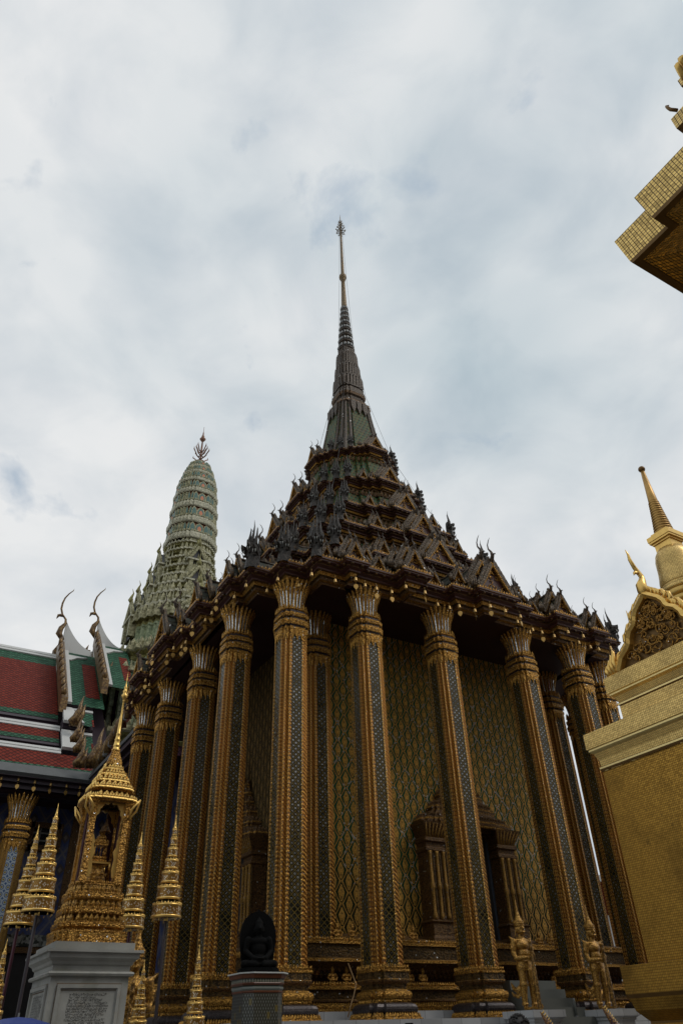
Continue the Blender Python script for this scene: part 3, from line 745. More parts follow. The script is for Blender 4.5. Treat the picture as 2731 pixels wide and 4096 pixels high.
# --- spire
P12 = plan([(0, 1), (.45, 1), (.45, .93), (.70, .93), (.70, .82), (.82, .82)])
def lf(mb, prof, mats, c=CC, P=P12): mb.loft([ring(P, z, c, s) for s, z in prof], mats)
S = MB()
lf(S, [(1.36, 18.45), (1.30, 18.7), (1.17, 19.3), (1.04, 19.95), (.93, 20.7), (.83, 21.4), (.76, 22.0)], lambda k, i: 0 if i % 20 in (19, 0, 1, 18, 8, 9, 10) or i in (0, 1) else 0)
SPIRE = part('spire', S, [TILEG], TEMPLE)
D = MB()
for k in range(4):                                                   # raised ribs and pointed tongues on the bell
    for sx in (-1, 1):
        for t0, w0 in ((.575, .955), (.76, .875)):
            ang = k*pi/2; M_ = Matrix.Translation((CC[0], CC[1], 0)) @ Matrix.Rotation(ang, 4, 'Z')
            pts = [(sx*t0*s, -w0*s, z) for s, z in ((1.34, 18.5), (1.17, 19.3), (1.04, 19.95), (.93, 20.7), (.84, 21.4), (.78, 21.95))]
            D.tube([M_ @ Vector(p) for p in pts], [.10, .09, .08, .07, .065, .06], 6, 0, False)
    M_ = Matrix.Translation((CC[0], CC[1], 0)) @ Matrix.Rotation(k*pi/2, 4, 'Z')
    for x in (-.30, 0, .30):
        D.prism([(x-.12, 22.0), (x-.12, 21.6), (x, 21.25), (x+.12, 21.6), (x+.12, 22.0)], -.90, -.74, 0, M_)
part('rib', D, GREYORN, SPIRE)
D = MB()
lf(D, [(.80, 21.95), (.85, 22.0), (.85, 22.12), (.72, 22.16), (.66, 22.3), (.68, 22.42), (.60, 22.5), (.60, 22.62), (.66, 22.68), (.69, 22.8), (.69, 22.92), (.64, 22.95), (.64, 23.12), (.60, 23.15), (.58, 23.3)], [1, 0, 1, 0, 1, 0, 1, 1, 0, 1, 0, 1, 0, 1])
part('moulding', D, [GOLDD, GREYORN], SPIRE)
D = MB()
for zb, zt, sb, stp in ((23.3, 24.1, .585, .535), (24.1, 24.95, .50, .455), (24.95, 25.85, .43, .36), (25.85, 26.25, .33, .30)):
    lf(D, [(sb+.04, zb-.02), (sb+.04, zb+.07), (sb-.05, zb+.09), (stp-.06, zt-.02)], [0, 0, 1])
    for k in range(4):
        M_ = Matrix.Translation((CC[0], CC[1], 0)) @ Matrix.Rotation(k*pi/2, 4, 'Z')
        for x, dd in ((-.80, .84), (-.57, .95), (-.28, 1.0), (0, 1.0), (.28, 1.0), (.57, .95), (.80, .84)):
            w2 = .105; sm = (sb+stp)/2
            D.prism([((x-w2)*sb, zb+.08), ((x-w2)*sm, zt-.25*(zt-zb)), (x*stp, zt+.01), ((x+w2)*sm, zt-.25*(zt-zb)), ((x+w2)*sb, zb+.08)][::-1], -sb*dd-.035, -stp*dd*.9, 0, M_)
part('petal_tier', D, [GREYORN, DARKRED], SPIRE)
D = MB(); z = 26.2; r = .40
for k in range(8):
    hh = .50-.022*k; r2 = r*.905
    D.lathe([(r*.80, z), (r, z+.04), (r*1.02, z+.10), (r*.93, z+.16), (r*.80, z+.20), (r2*.84, z+hh)], 20, (*CC, 0), 0, False)
    for j in range(14):
        a = 2*pi*j/14; p = [Vector((CC[0]+q*cos(a), CC[1]+q*sin(a), zz)) for q, zz in ((r*.93, z+.15), (r*.92, z+.26), (r*.86, z+.38), (r2*.84, z+hh*.98))]
        D.tube(p, [.06*r/.4, .07*r/.4, .05*r/.4, .01], 5, 1)
    z += hh; r = r2
part('lotus_ring', D, [GREYORN, glassmosaic('grey_mirror_petal', (.10, .10, .095), (.34, .35, .34), .25, 20, .4)], SPIRE)
D = MB()
D.lathe([(.17, 29.4), (.15, 29.8), (.12, 31.0), (.10, 31.9), (.13, 31.93), (.13, 31.97), (.10, 32.0), (.17, 32.07), (.205, 32.2), (.19, 32.33), (.12, 32.42), (.13, 32.46), (.10, 32.5), (.095, 32.6), (.075, 34.5), (.055, 36.35), (.03, 37.0), (.02, 37.9), (.002, 38.3)], 14, (*CC, 0))
part('pole', D, carved('spire_pole', (.28, .18, .07), (.07, .045, .02), fine=18, metal=.4), SPIRE)
D = MB()
for lev, (zz, rr, nn) in enumerate(((36.35, .24, 8), (36.62, .27, 8), (36.9, .20, 7), (37.2, .13, 6), (37.45, .08, 5))):
    for j in range(nn):
        a = 2*pi*j/nn+lev*.4; u = Vector((cos(a), sin(a), 0)); b_ = Vector((*CC, zz))
        D.tube([b_, b_+u*rr*.6+Vector((0, 0, .02)), b_+u*rr+Vector((0, 0, .10)), b_+u*rr*.9+Vector((0, 0, .2))], [.02, .022, .022, .004], 5, 0)
        D.ell(b_+u*rr+Vector((0, 0, .1)), (.035, .035, .045), 0, None, 6, 4)
part('finial', D, plain('finial_metal', (.16, .12, .07), .4, .5, .3, 9, .1), SPIRE)
WIRE = plain('dark_wire', (.05, .05, .05), .5, .5, .1, 5, 0)
# stay wires from the spire to the roof corners
for dx, dy in ((1, -1), (-1, -1), (-1, 1)):
    D = MB()
    for a, b in (((.06, 36.3), (.135, 32.2)), ((.135, 32.2), (.28, 26.3)), ((.28, 26.3), (.58, 22.9)), ((.58, 22.9), (1.25, 18.9)), ((1.25, 18.9), (1.98, 16.4)), ((1.98, 16.4), (2.68, 14.3))):
        D.tube([(CC[0]+dx*a[0], CC[1]+dy*a[0], a[1]), (CC[0]+dx*b[0], CC[1]+dy*b[0], b[1])], .008, 4)
    part('stay_wire', D, WIRE, SPIRE)
# ---------------------------------------------------------------- the cruciform hall with the tapering tower behind on the left
WHITE = plain('white_stucco', (.52, .52, .50), .7, 0, .14, 1.2, .08)
ROOFRED = diamond_tiles('red_roof_tiles', (.150, .016, .007), (.22, .030, .014))
ROOFGRN = diamond_tiles('green_roof_tiles', (.022, .085, .045), (.05, .145, .085))
EAVED = plain('plum_fascia', (.030, .018, .026), .5, 0, .3, 3, .1)
GUTTER = plain('grey_gutter', (.10, .105, .105), .6, 0, .3, 2.5, .15)
BARGE = carved('bargeboard_gilding', (.26, .155, .05), (.05, .022, .012), fine=9, rough=.4, metal=.35, bump=.5)
BLUEW = None
def blue_wall():
    m = Mat('blue_tile_wall', .35, 0); u, v = m.uv(); x = (u/.95).fr()-.5; y = (v/1.25).fr()-.5
    dA = x.abs()+y.abs(); d = dA.min(1-dA); n = m.voro(22.); line = d.gt(.455)
    c = m.mix(n, (.030, .045, .11), (.085, .095, .16)); c = m.mix(d.lt(.30)*d.gt(.2), c, (.028, .045, .14)); c = m.mix(d.lt(.2), c, (.055, .045, .045)); c = m.mix(d.lt(.09), c, (.15, .12, .10))
    c = m.mix(line, c, (.13, .12, .13)); m.col(c); m.bump(d*.5+n*.2, .3, .02); return m.m
BLUEW = blue_wall()
PC = atd(760, 2200, 43.0); PC.z = 0
ZE, YE, YR = 8.15, 18.4, PC.y
HALL = thing('hall_building', 'cruciform hall with stepped red and green tiled roof and pale green tapering tower', 'hall', (PC.x, PC.y, GROUND))
ridge_z = aty(280, 2640, YR).z-.25
sl = (ridge_z-ZE)/(YR-YE); nrm = Vector((0, -sl, 1)).normalized()
def onroof(px, py, lift=0.0):
    d = ray(px, py); P0 = Vector((0, YE, ZE))+nrm*lift
    return CAM + d*((P0-CAM).dot(nrm)/d.dot(nrm))
def yz(y, lift=0.0): return Vector((0, y, ZE+(y-YE)*sl))+nrm*lift
G1X = aty(275, 2420, YR).x; G2X = aty(405, 2400, YR).x
def band(mb, xa, xb, ya, yb, lift, mat, th=.0):
    a, b = yz(ya, lift), yz(yb, lift)
    vs = [(xa, a.y, a.z), (xb, a.y, a.z), (xb, b.y, b.z), (xa, b.y, b.z)]
    mb.add(vs, [(0, 1, 2, 3)], mat)
    if th:
        mb.add([(xa, a.y, a.z), (xb, a.y, a.z), (xb, a.y, a.z-th), (xa, a.y, a.z-th)], [(3, 2, 1, 0)], mat)
def py_y(zy, lift): return onroof(0, 2250+.4464*zy, lift).y-nrm.y*lift
def ony(px, py, lift): return onroof(px, py, lift).y-nrm.y*lift
XL = -30
L1 = [(775, 840, 'g'), (840, 1285, 'r'), (1285, 1325, 'g')]
rf = MB(); wf = MB(); ef = MB()
def rows(zs, lift, xa, xb):
    for a, b, k in zs: band(rf, xa, xb, py_y(b, lift), py_y(a, lift), lift, {'r': 0, 'g': 1}[k])
rows(L1, 0, XL, G1X); rows([(1435, 1505, 'r'), (1505, 1542, 'g')], 0, XL, G1X); rows([(1645, 1765, 'r'), (1765, 1797, 'g')], 0, XL, .9)
part('roof_tiles', rf, [ROOFRED, ROOFGRN], HALL)
def beam(mb, xa, xb, y0_, y1_, lift, up, mat=0):
    """long moulded beam along x lying on the slope between two slope positions"""
    a, b = yz(y0_, lift), yz(y1_, lift); n = nrm*up
    q = [a, b, b+n, a+n]
    mb.loft([[Vector((x, p.y, p.z)) for p in q] for x in (xa, xb)], mat, cap0=True, cap1=True)
for za, zb, lf_, up in ((744, 776, 0, .10), (1402, 1436, 0, .07), (1612, 1646, 0, .07)):
    beam(wf, XL, G1X+.05, py_y(zb, lf_), py_y(za, lf_), lf_-.02, up)
    beam(wf, XL, G1X+.05, py_y(zb-9, lf_)+.08, py_y(za+6, lf_)+.08, lf_+up-.03, .04)
part('white_ridge', wf, WHITE, HALL)
for za, zb, lf_ in ((1324, 1400, .1), (1541, 1610, .1)):
    for k in range(3):
        f0 = za+(zb-za)*k/3; f1 = za+(zb-za)*(k+1)/3
        beam(ef, XL, G1X, py_y(f1, 0), py_y(f0, 0), -.3, .28-.10*k)
part('fascia', ef, EAVED, HALL)
gm = MB(); yg = py_y(1797, 0)
beam(gm, XL, .25, YE-.15, yg, -.1, .18); part('gutter', gm, GUTTER, HALL)
XW = .22                                                             # side eave of the wing coming towards us
em = MB()
for k, (dy, dz, hh) in enumerate(((-.10, -.05, .18), (.10, -.22, .18), (.3, -.40, .2), (.55, -.58, .2))):
    em.box(((XL+XW)/2+dy*.5, YE+dy+.3, ZE+dz-hh/2), (XW-XL+dy, .6, hh), 0)
    em.box((XW+dy+.3, (YE+11.6)/2+dy*.5, ZE+dz-hh/2), (.6, YE-11.6-dy+.6, hh), 0)
part('eave_cornice', em, EAVED, HALL)
wr = MB()
for k, (a, b, m_) in enumerate(((0, .25, 1), (.25, 1.5, 0), (1.5, 2.2, 1), (2.4, 5, 0))):
    z0_, z1_ = ZE+a*sl, ZE+b*sl
    wr.add([(XW-.1+a, 11.6, z0_), (XW-.1+a, YE+.3, z0_), (XW-.1+b, YE+.3, z1_), (XW-.1+b, 11.6, z1_)], [(3, 2, 1, 0)], m_)
part('wing_roof', wr, [ROOFRED, ROOFGRN], HALL)
wg = MB(); wg.box((XW-.05, (11.6+YE)/2, ZE+.06), (.22, YE-11.6, .14)); wg.box((XW+.1, YE-.2, ZE+.3), (.3, .3, .9)); part('gutter', wg, GUTTER, HALL)
# the two higher roofs, each ending in a gable with bargeboard, foot finials and horn finial
def horn(mb, p, k, face=-1):
    """long S-curved horn finial rising from a gable apex; the gable faces -x"""
    pts = [(0.1, -.25), (-.35, .35), (-.25, .95), (.05, 1.5), (-.02, 1.9), (-.42, 2.35), (-.62, 2.9), (-.62, 3.5), (-.5, 4.1), (-.22, 4.65), (.12, 5.1), (.14, 5.3)]
    rad = [.20, .30, .24, .14, .105, .095, .095, .088, .075, .06, .042, .01]
    mb.tube([p+Vector((face*-x*k, 0, z*k)) for x, z in pts], [r*k for r in rad], 8, 0, flat=.7)
    mb.tube([p+Vector((-.38*k, 0, 2.25*k)), p+Vector((-.75*k, 0, 2.15*k)), p+Vector((-.85*k, 0, 1.8*k))], [.2*k, .14*k, .02], 6, 0)
def flames(mb, p, k):
    for a, s in ((0, 1.0), (.22, .75), (-.2, .6)):
        mb.tube([p+Vector((a*k, -.0, 0)), p+Vector((a*k-.12*k, -.1*k, .5*k*s)), p+Vector((a*k+.05*k, -.15*k, 1.0*k*s)), p+Vector((a*k+.1*k, 0, 1.6*k*s)), p+Vector((a*k+.2*k, .05, 2.1*k*s))], [.2*k, .22*k, .17*k, .1*k, .01], 6, 0)
def upper_roof(gx, x_end, lift, apex_px, z_rows, y_hi_px, y_lo):
    rt = MB(); ytop = YR-.15; ybot = y_lo
    band(rt, gx+.15, x_end, ybot, ytop, lift, 1)
    band(rt, gx+1.15, x_end-.15, ybot+.75, ytop-1.0, lift+.012, 0)
    o = part('upper_roof', rt, [ROOFRED, ROOFGRN], HALL)
    w_ = MB(); a = yz(ytop, lift)
    n = 12; up = []; lo = []
    for k in range(n+1):                                             # ridge sweeping up towards the gable
        t = k/n; x = gx+.1+(x_end-gx)*t; s_ = (1-t)**2.2*1.6
        up.append(Vector((x, YR, a.z+.55+s_))); lo.append(Vector((x, ytop, a.z-.55)))
    rings = []
    for u, l in zip(up, lo):
        rings.append([l+Vector((0, -.12, 0)), u+Vector((0, -.12, 0)), u+Vector((0, .12, .04)), l+Vector((0, .3, 0))])
    w_.loft(rings, 0, cap0=True, cap1=True)
    b0, b1 = yz(ybot, lift), yz(ytop, lift)
    for xx, ww in ((gx+.30, .22),):                                  # stucco strip beside the gable
        w_.loft([[Vector((xx-ww/2, p.y, p.z))+nrm*.0, Vector((xx+ww/2*(1.3 if i else 1), p.y, p.z)), Vector((xx+ww/2*(1.3 if i else 1), p.y, p.z))+nrm*.12, Vector((xx-ww/2, p.y, p.z))+nrm*.12] for i, p in enumerate((b0, b1))], 0, cap0=True, cap1=True)
    w_.prism([(gx+.3, -.1), (gx+1.5, -.1), (gx+1.2, -.28), (gx+.9, -.36), (gx+.72, -.6), (gx+.55, -.8), (gx+.3, -.9)], -.06, .1, 0,
             Matrix.Translation((0, b1.y-.35, b1.z-.3)) @ Matrix.Rotation(-(pi/2-atan2(1, sl)) if False else -(atan2(1, sl)), 4, 'X'))
    part('stucco_ridge', w_, WHITE, o)
    bb = MB()
    for sy in (1, -1):                                               # bargeboards down both slopes
        q = []
        for y in (ybot-.3, (ybot+YR)/2, YR):
            p = yz(y, lift); yy = p.y if sy > 0 else 2*YR-p.y
            q.append(Vector((gx, yy, p.z+.1)))
        bb.loft([[p+Vector((-.16, 0, -.35)), p+Vector((.16, 0, -.35)), p+Vector((.16, 0, .4)), p+Vector((-.16, 0, .4))] for p in q], 0, cap0=True, cap1=True)
        for k in range(9):
            t = (k+.5)/9; p = q[0].lerp(q[2], t)
            bb.tube([p+Vector((-.05, 0, .3)), p+Vector((-.1, 0, .65)), p+Vector((0, .2*sy, 1.0))], [.16, .12, .01], 5, 0)
    part('bargeboard', bb, BARGE, o)
    pg = MB(); pg.add([(gx+.05, ybot, yz(ybot, lift).z-.1), (gx+.05, 2*YR-ybot, yz(ybot, lift).z-.1), (gx+.05, YR, yz(YR, lift).z)], [(0, 1, 2)]); part('pediment', pg, BARGE, o)
    hf = MB(); horn(hf, Vector((gx, YR-.3, up[0].z-1.15)), .62); part('horn_finial', hf, BARGE, o)
    return o
z2 = (aty(388, 2585, YR).z-ridge_z)/nrm.z*1.0; z3 = (aty(482, 2518, YR).z-ridge_z)/nrm.z
LF2 = .75; LF3 = 1.55
ylo2 = ony(315, 2250+.4464*1280, LF2)
UP2 = upper_roof(G1X, G2X+.2, LF2, None, None, None, ylo2)
UP3 = upper_roof(G2X, aty(520, 2600, YR-2).x, LF3, None, None, None, ony(440, 2250+.4464*1110, LF3))
lw = MB(); lt_ = MB(); lfz = MB()
XS = aty(385, 2860, YE+2.5).x
for y_a, y_b, lf_ in ((1340, 1460, .5), (1545, 1700, .1)):             # stepped lower strips right of the gable
    pa, pb = ony(325, 2250+.4464*y_a, lf_), ony(330, 2250+.4464*y_b, lf_)
    band(lt_, G1X+.2, XS, pb, pa, lf_, 1); band(lt_, G1X+1.4, XS, pb, pa-.5, lf_+.012, 0)
    beam(lw, G1X+.1, XS, pa-.06, pa+.10, lf_, .08)
    a, b = yz(pb, lf_), yz(pa, lf_)
    lw.loft([[Vector((G1X+.05, p.y, p.z)), Vector((G1X+w2, p.y, p.z)), Vector((G1X+w2, p.y, p.z))+nrm*.15, Vector((G1X+.05, p.y, p.z))+nrm*.15] for p, w2 in ((a, 1.0), (b, .45))], 0, cap0=True, cap1=True)
    beam(lfz, G1X+.1, XS, pa+.15, pa+.75, lf_-.1, .3)
part('roof_tiles', lt_, [ROOFRED, ROOFGRN], HALL); part('white_ridge', lw, WHITE, HALL); part('fascia', lfz, EAVED, HALL)
ub = MB(); band(ub, XL, XS+1.0, YE, YR, -.5, 0); part('roof_underlay', ub, EAVED, HALL)
for px, py, k in ((310, 2860, .62), (430, 2710, .62), (306, 2935, .45), (318, 2975, .45), (322, 3030, .5)):
    fb = MB(); q = onroof(px, py, 1.0); flames(fb, Vector((q.x, q.y-.1, q.z-.9*k)), k*1.15); part('foot_finial', fb, BARGE, HALL)
fb = MB()                                                            # naga finial and wavy bargeboard of the wing
q = atx(385, 3000, XW-.15)
flames(fb, q+Vector((0, -.1, -.8)), .85)
for k in range(7):
    y = q.y-.5-.62*k; z = ZE+.35+.15*k
    fb.tube([(XW-.05, y, z-.2), (XW-.1, y-.1, z+.3), (XW, y-.35, z+.75)], [.16, .14, .01], 5, 0)
fb.tube([(XW, q.y+.3-.5*k, ZE+.2+.14*k+.12*sin(k*1.3)) for k in range(10)], .15, 6, 1)
part('naga_bargeboard', fb, [BARGE, SILVER], HALL)
# walls, window, doorway and columns under the eaves
wb = MB(); YW = YE+2.1
wb.add([(XL, YW, GROUND), (XW+2.6, YW, GROUND), (XW+2.6, YW, ZE-.3), (XL, YW, ZE-.3)], [(0, 1, 2, 3)], 0)
wb.add([(XW+2.4, 11.8, GROUND), (XW+2.4, 11.8, ZE-.3), (XW+2.4, YW, ZE-.3), (XW+2.4, YW, GROUND)], [(0, 1, 2, 3)], 0)
wb.add([(XL, YW+.3, ZE-.75), (XL, YE, ZE-.75), (XW+.2, YE, ZE-.75), (XW+.2, 11.6, ZE-.75), (XW+2.7, 11.6, ZE-.75), (XW+2.7, YW+.3, ZE-.75)], [(0, 1, 2, 3, 4, 5)], 1)
part('wall', wb, [BLUEW, SOFFIT], HALL)
def onw(px, py): return aty(px, py, YW)
wn = MB(); a, b = onw(128, 3300), onw(225, 3400); cxw, czw = (a.x+b.x)/2, (a.z+b.z)/2; ww, wh = b.x-a.x, a.z-b.z
for dx, dz, sx, sz in ((-ww/2, 0, .22, wh+.22), (ww/2, 0, .22, wh+.22), (0, wh/2, ww, .22), (0, -wh/2, ww, .22)): wn.box((cxw+dx, YW-.08, czw+dz), (sx, .16, sz), 0)
for k in (-1, 1): wn.box((cxw+ww*k/6, YW-.05, czw), (.07, .05, wh-.2), 1)
for k in (-1, 1): wn.box((cxw, YW-.055, czw+wh*k/6), (ww-.2, .05, .07), 1)
wn.box((cxw, YW-.02, czw), (ww-.2, .02, wh-.2), 2)
GLASSD = plain('dark_window_glass', (.012, .014, .014), .12, 0, .2, 2, 0)
part('window', wn, [GOLDD, plain('grey_window_bar', (.12, .12, .10), .5), GLASSD], HALL)
dn = MB(); a, b = onw(55, 3740), onw(170, 3790)
dn.box(((a.x+b.x)/2, YW-.12, (a.z+b.z)/2), (abs(b.x-a.x)+1.0, .24, abs(a.z-b.z)), 0)
dn.box(((a.x+b.x)/2, YW-.06, b.z-.12), (abs(b.x-a.x)+1.3, .3, .2), 1)
dn.box(((a.x+b.x)/2, YW-.03, (b.z-.22+GROUND)/2), (abs(b.x-a.x)+.5, .06, b.z-.22-GROUND), 2)
for sx in (-1, 1): dn.box(((a.x+b.x)/2+sx*(abs(b.x-a.x)/2+.35), YW-.1, (b.z-.22+GROUND)/2), (.25, .2, b.z-.22-GROUND), 1)
part('doorway', dn, [glassmosaic('mirror_lintel', (.03, .04, .035), (.42, .44, .40), .2, 9), GOLDD, plain('black_door', (.012, .011, .010), .5, 0, .3, 4, .1)], HALL)
cs = MB()
for X_, Y_ in ((onw(185, 3400).x+1.05, YW-.06),): cs.box((X_, Y_, 2.2), (.34, .14, ZE*1.3), 0)
part('pilaster', cs, GOLDD, HALL)
FLOWER = None
def flower_panel():
    m = Mat('blue_white_mosaic', .25, .1); u, v = m.uv(); x = (u/.24).fr()-.5; y = (v/.24).fr()-.5
    r = (x*x+y*y).op('SQRT'); n = m.voro(60.)
    c = m.mix(n, (.25, .32, .40), (.55, .60, .62)); c = m.mix(r.lt(.36)*r.gt(.25), c, (.05, .10, .22)); c = m.mix(r.lt(.16), c, (.30, .24, .04)); c = m.mix(r.gt(.56), c, (.06, .12, .26)); m.col(c); return m.m
FLOWER = flower_panel()
def hall_column(x, y, ztop):
    s = MB(); hz = ztop+.85; n = nS
    for i in range(nS):
        a, b = Vector(SP[i])*1.35, Vector(SP[(i+1) % nS])*1.35; L = (b-a).length; pan = i % 9 == 8
        u0, u1 = (-.19, .19) if pan else (0, L)
        s.add([(x+a.x, y+a.y, GROUND), (x+b.x, y+b.y, GROUND), (x+b.x*.93, y+b.y*.93, ztop-1.7), (x+a.x*.93, y+a.y*.93, ztop-1.7)], [(0, 1, 2, 3)], 1 if pan else 0, [((u0, 0), (u1, 0), (u1, 8), (u0, 8))])
    o = part('column', s, [GOLDF, FLOWER], HALL)
    for nm, me in (('neck', CNECK), ('capital', CCAP)):
        q = link(nm, me, o, (x, y, ztop-8.44*1.28)); q.scale = (1.28, 1.28, 1.28)
for px, py in ((95, 3190),):
    p = aty(px, py, YE+.55); hall_column(p.x, p.y, ZE-.8)
p = atx(530, 3040, XW+.75); hall_column(p.x, p.y, ZE-.8)
hall_column(aty(95, 3190, YE+.55).x-5.2, YE+.55, ZE-.8)

# --- the tapering tower over the crossing
PGRN = carved('pale_green_glaze', (.50, .47, .28), (.17, .16, .08), rough=.55, metal=0, fine=7, bump=.45, spec=.3)
PGRN2 = carved('yellow_green_glaze', (.36, .335, .12), (.11, .095, .03), rough=.55, metal=0, fine=6, bump=.45, spec=.3)
PGREY = carved('grey_green_ledge', (.62, .59, .43), (.27, .27, .19), rough=.55, metal=0, fine=8, bump=.4, spec=.3)
TEAL = plain('teal_glaze', (.045, .13, .11), .4, 0, .3, 3, .1)
BRICK = plain('orange_niche', (.55, .20, .10), .6, 0, .3, 6, .2)
REDB = plain('red_band', (.30, .09, .045), .6, 0, .3, 4, .15)
PURPT = diamond_tiles('purple_tiles', (.045, .016, .028), (.075, .03, .045), .28, .28)
PT = plan([(0, 1), (.36, 1), (.36, .94), (.52, .94), (.52, .85), (.64, .85), (.64, .75), (.745, .75)])
PXY = (PC.x, PC.y)
tw = MB()
TOW = None
body = [(2.62, 21.0), (2.42, 21.8), (2.12, 22.8), (1.92, 23.6), (1.78, 24.5), (1.68, 25.3), (1.62, 26.0), (1.60, 27.0)]
prof = [(3.3, 19.9), (3.3, 20.25)]; mt = [0]
steps = [(2.95, 20.3, 1.0), (2.62, 21.3, .9), (2.30, 22.2, .85), (2.03, 23.05, .8), (1.86, 23.85, .75), (1.75, 24.6, .7), (1.68, 25.3, .65), (1.63, 25.95, .6)]
rows_ = []
for s, z, hh in steps:
    prof += [(s*.93, z), (s*.86, z+.18*hh), (s*.86, z+.34*hh), (s*.98, z+.55*hh), (s*1.02, z+.6*hh), (s*1.02, z+.78*hh), (s*.96, z+.82*hh), (s*.9, z+hh)]
    mt += [1, 1, 1, 1, 0, 2, 0, 1]; rows_.append((s*.97, z+.80*hh, hh))
tw.loft([ring(PT, z, PXY, s) for s, z in prof], mt+[0]*(len(prof)-1-len(mt)))
TOW = part('tower', tw, [PGRN, PGRN2, PGREY], HALL)
for s, z, hh in rows_:
    a = MB(); a.spikes([(p.x, p.y) for p in ring(PT, 0, PXY, s)], z-.02, .62*hh+.06, .28*hh+.06, 0, 0, gap=1.05, thick=.22)
    a.spikes([(p.x, p.y) for p in ring(PT, 0, PXY, s*.955)], z-.50*hh, .22*hh, .2*hh, 1, .04, thick=.3)
    tag(part('antefix_row', a, [PGRN, PGRN2], TOW), kind='stuff')
zs = [(26.75, 1.66), (28.12, 1.60), (29.5, 1.53), (30.85, 1.44), (31.95, 1.33), (32.85, 1.12), (33.6, .86), (34.25, .50)]
for k in range(7):
    (z, s), (zn, sn) = zs[k], zs[k+1]; H = zn-z; b = MB()
    b.loft([ring(PT, zz, PXY, ss) for ss, zz in ((s*1.0, z-.10*H), (s*1.04, z-.06*H), (s*1.05, z), (s*1.05, z+.20*H), (s*1.0, z+.24*H), (s*.97, z+.34*H), (s*.90, z+.36*H), (sn*.90+s*.0, zn-.05*H), (sn*.98, zn))], [0, 0, 2, 0, 0, 0, 1, 1])
    t_ = part('niche_tier', b, [PGREY, REDB, PGREY], TOW)
    ad = MB()
    ad.spikes([(p.x, p.y) for p in ring(PT, 0, PXY, s*.985)], z+.33*H, .13*H, .12*s, 0, 0, thick=.2)
    for kk in range(4):
        M_ = Matrix.Translation((*PXY, 0)) @ Matrix.Rotation(kk*pi/2, 4, 'Z')
        for x, w2, dp in [(0, .19, 1.0)]+[(sx*x, w2, dp) for sx in (-1, 1) for x, w2, dp in ((.30, .115, 1.0), (.44, .07, .94), (.58, .055, .85), (.69, .05, .75))]:
            for f, m_, yo in ((1.0, 0, .0), (.72, 1, .02))+(((.45, 2, .035),) if x == 0 else ()):
                zb = z+.34*H; ht = H*.56*(1 if f == 1 else (.86 if f > .6 else .62)); wv = w2*s*f
                pts = [(x*s-wv, zb), (x*s-wv, zb+ht*.5), (x*s-wv*.75, zb+ht*.78), (x*s, zb+ht), (x*s+wv*.75, zb+ht*.78), (x*s+wv, zb+ht*.5), (x*s+wv, zb)]
                ad.prism(pts[::-1], -dp*s*.955-yo*s*.5, -dp*s*.80, m_, M_)
    part('niche', ad, [PGRN, TEAL, BRICK], t_)
tb = MB(); tb.loft([ring(PT, z, PXY, s) for s, z in ((.52, 34.2), (.46, 34.4), (.30, 34.6), (.16, 34.75))], 0, cap1=True)
part('tower_cap', tb, PGREY, TOW)
fi = MB(); FB = Vector((PC.x, PC.y, 34.7))
fi.lathe([(.30, -.15), (.22, 0), (.10, .15), (.07, .3), (.075, 1.4), (.055, 2.05), (.13, 2.12), (.24, 2.3), (.17, 2.42), (.09, 2.5), (.12, 2.62), (.05, 2.72), (.06, 2.85), (.02, 3.1), (.012, 3.6)], 10, FB)
for zz, rr in ((.25, .78), (.6, .58), (.95, .42)):
    for k in range(4):
        a = k*pi/2+.5; u = Vector((cos(a), sin(a), 0))
        fi.tube([FB+Vector((0, 0, zz)), FB+u*rr*.55+Vector((0, 0, zz+.10)), FB+u*rr*.8+Vector((0, 0, zz+.35)), FB+u*rr+Vector((0, 0, zz+.5)), FB+u*rr*1.02+Vector((0, 0, zz+.75))], [.05, .05, .045, .05, .005], 5)
part('trident_finial', fi, plain('rusty_bronze', (.20, .10, .06), .5, .4, .3, 6, .15), TOW)
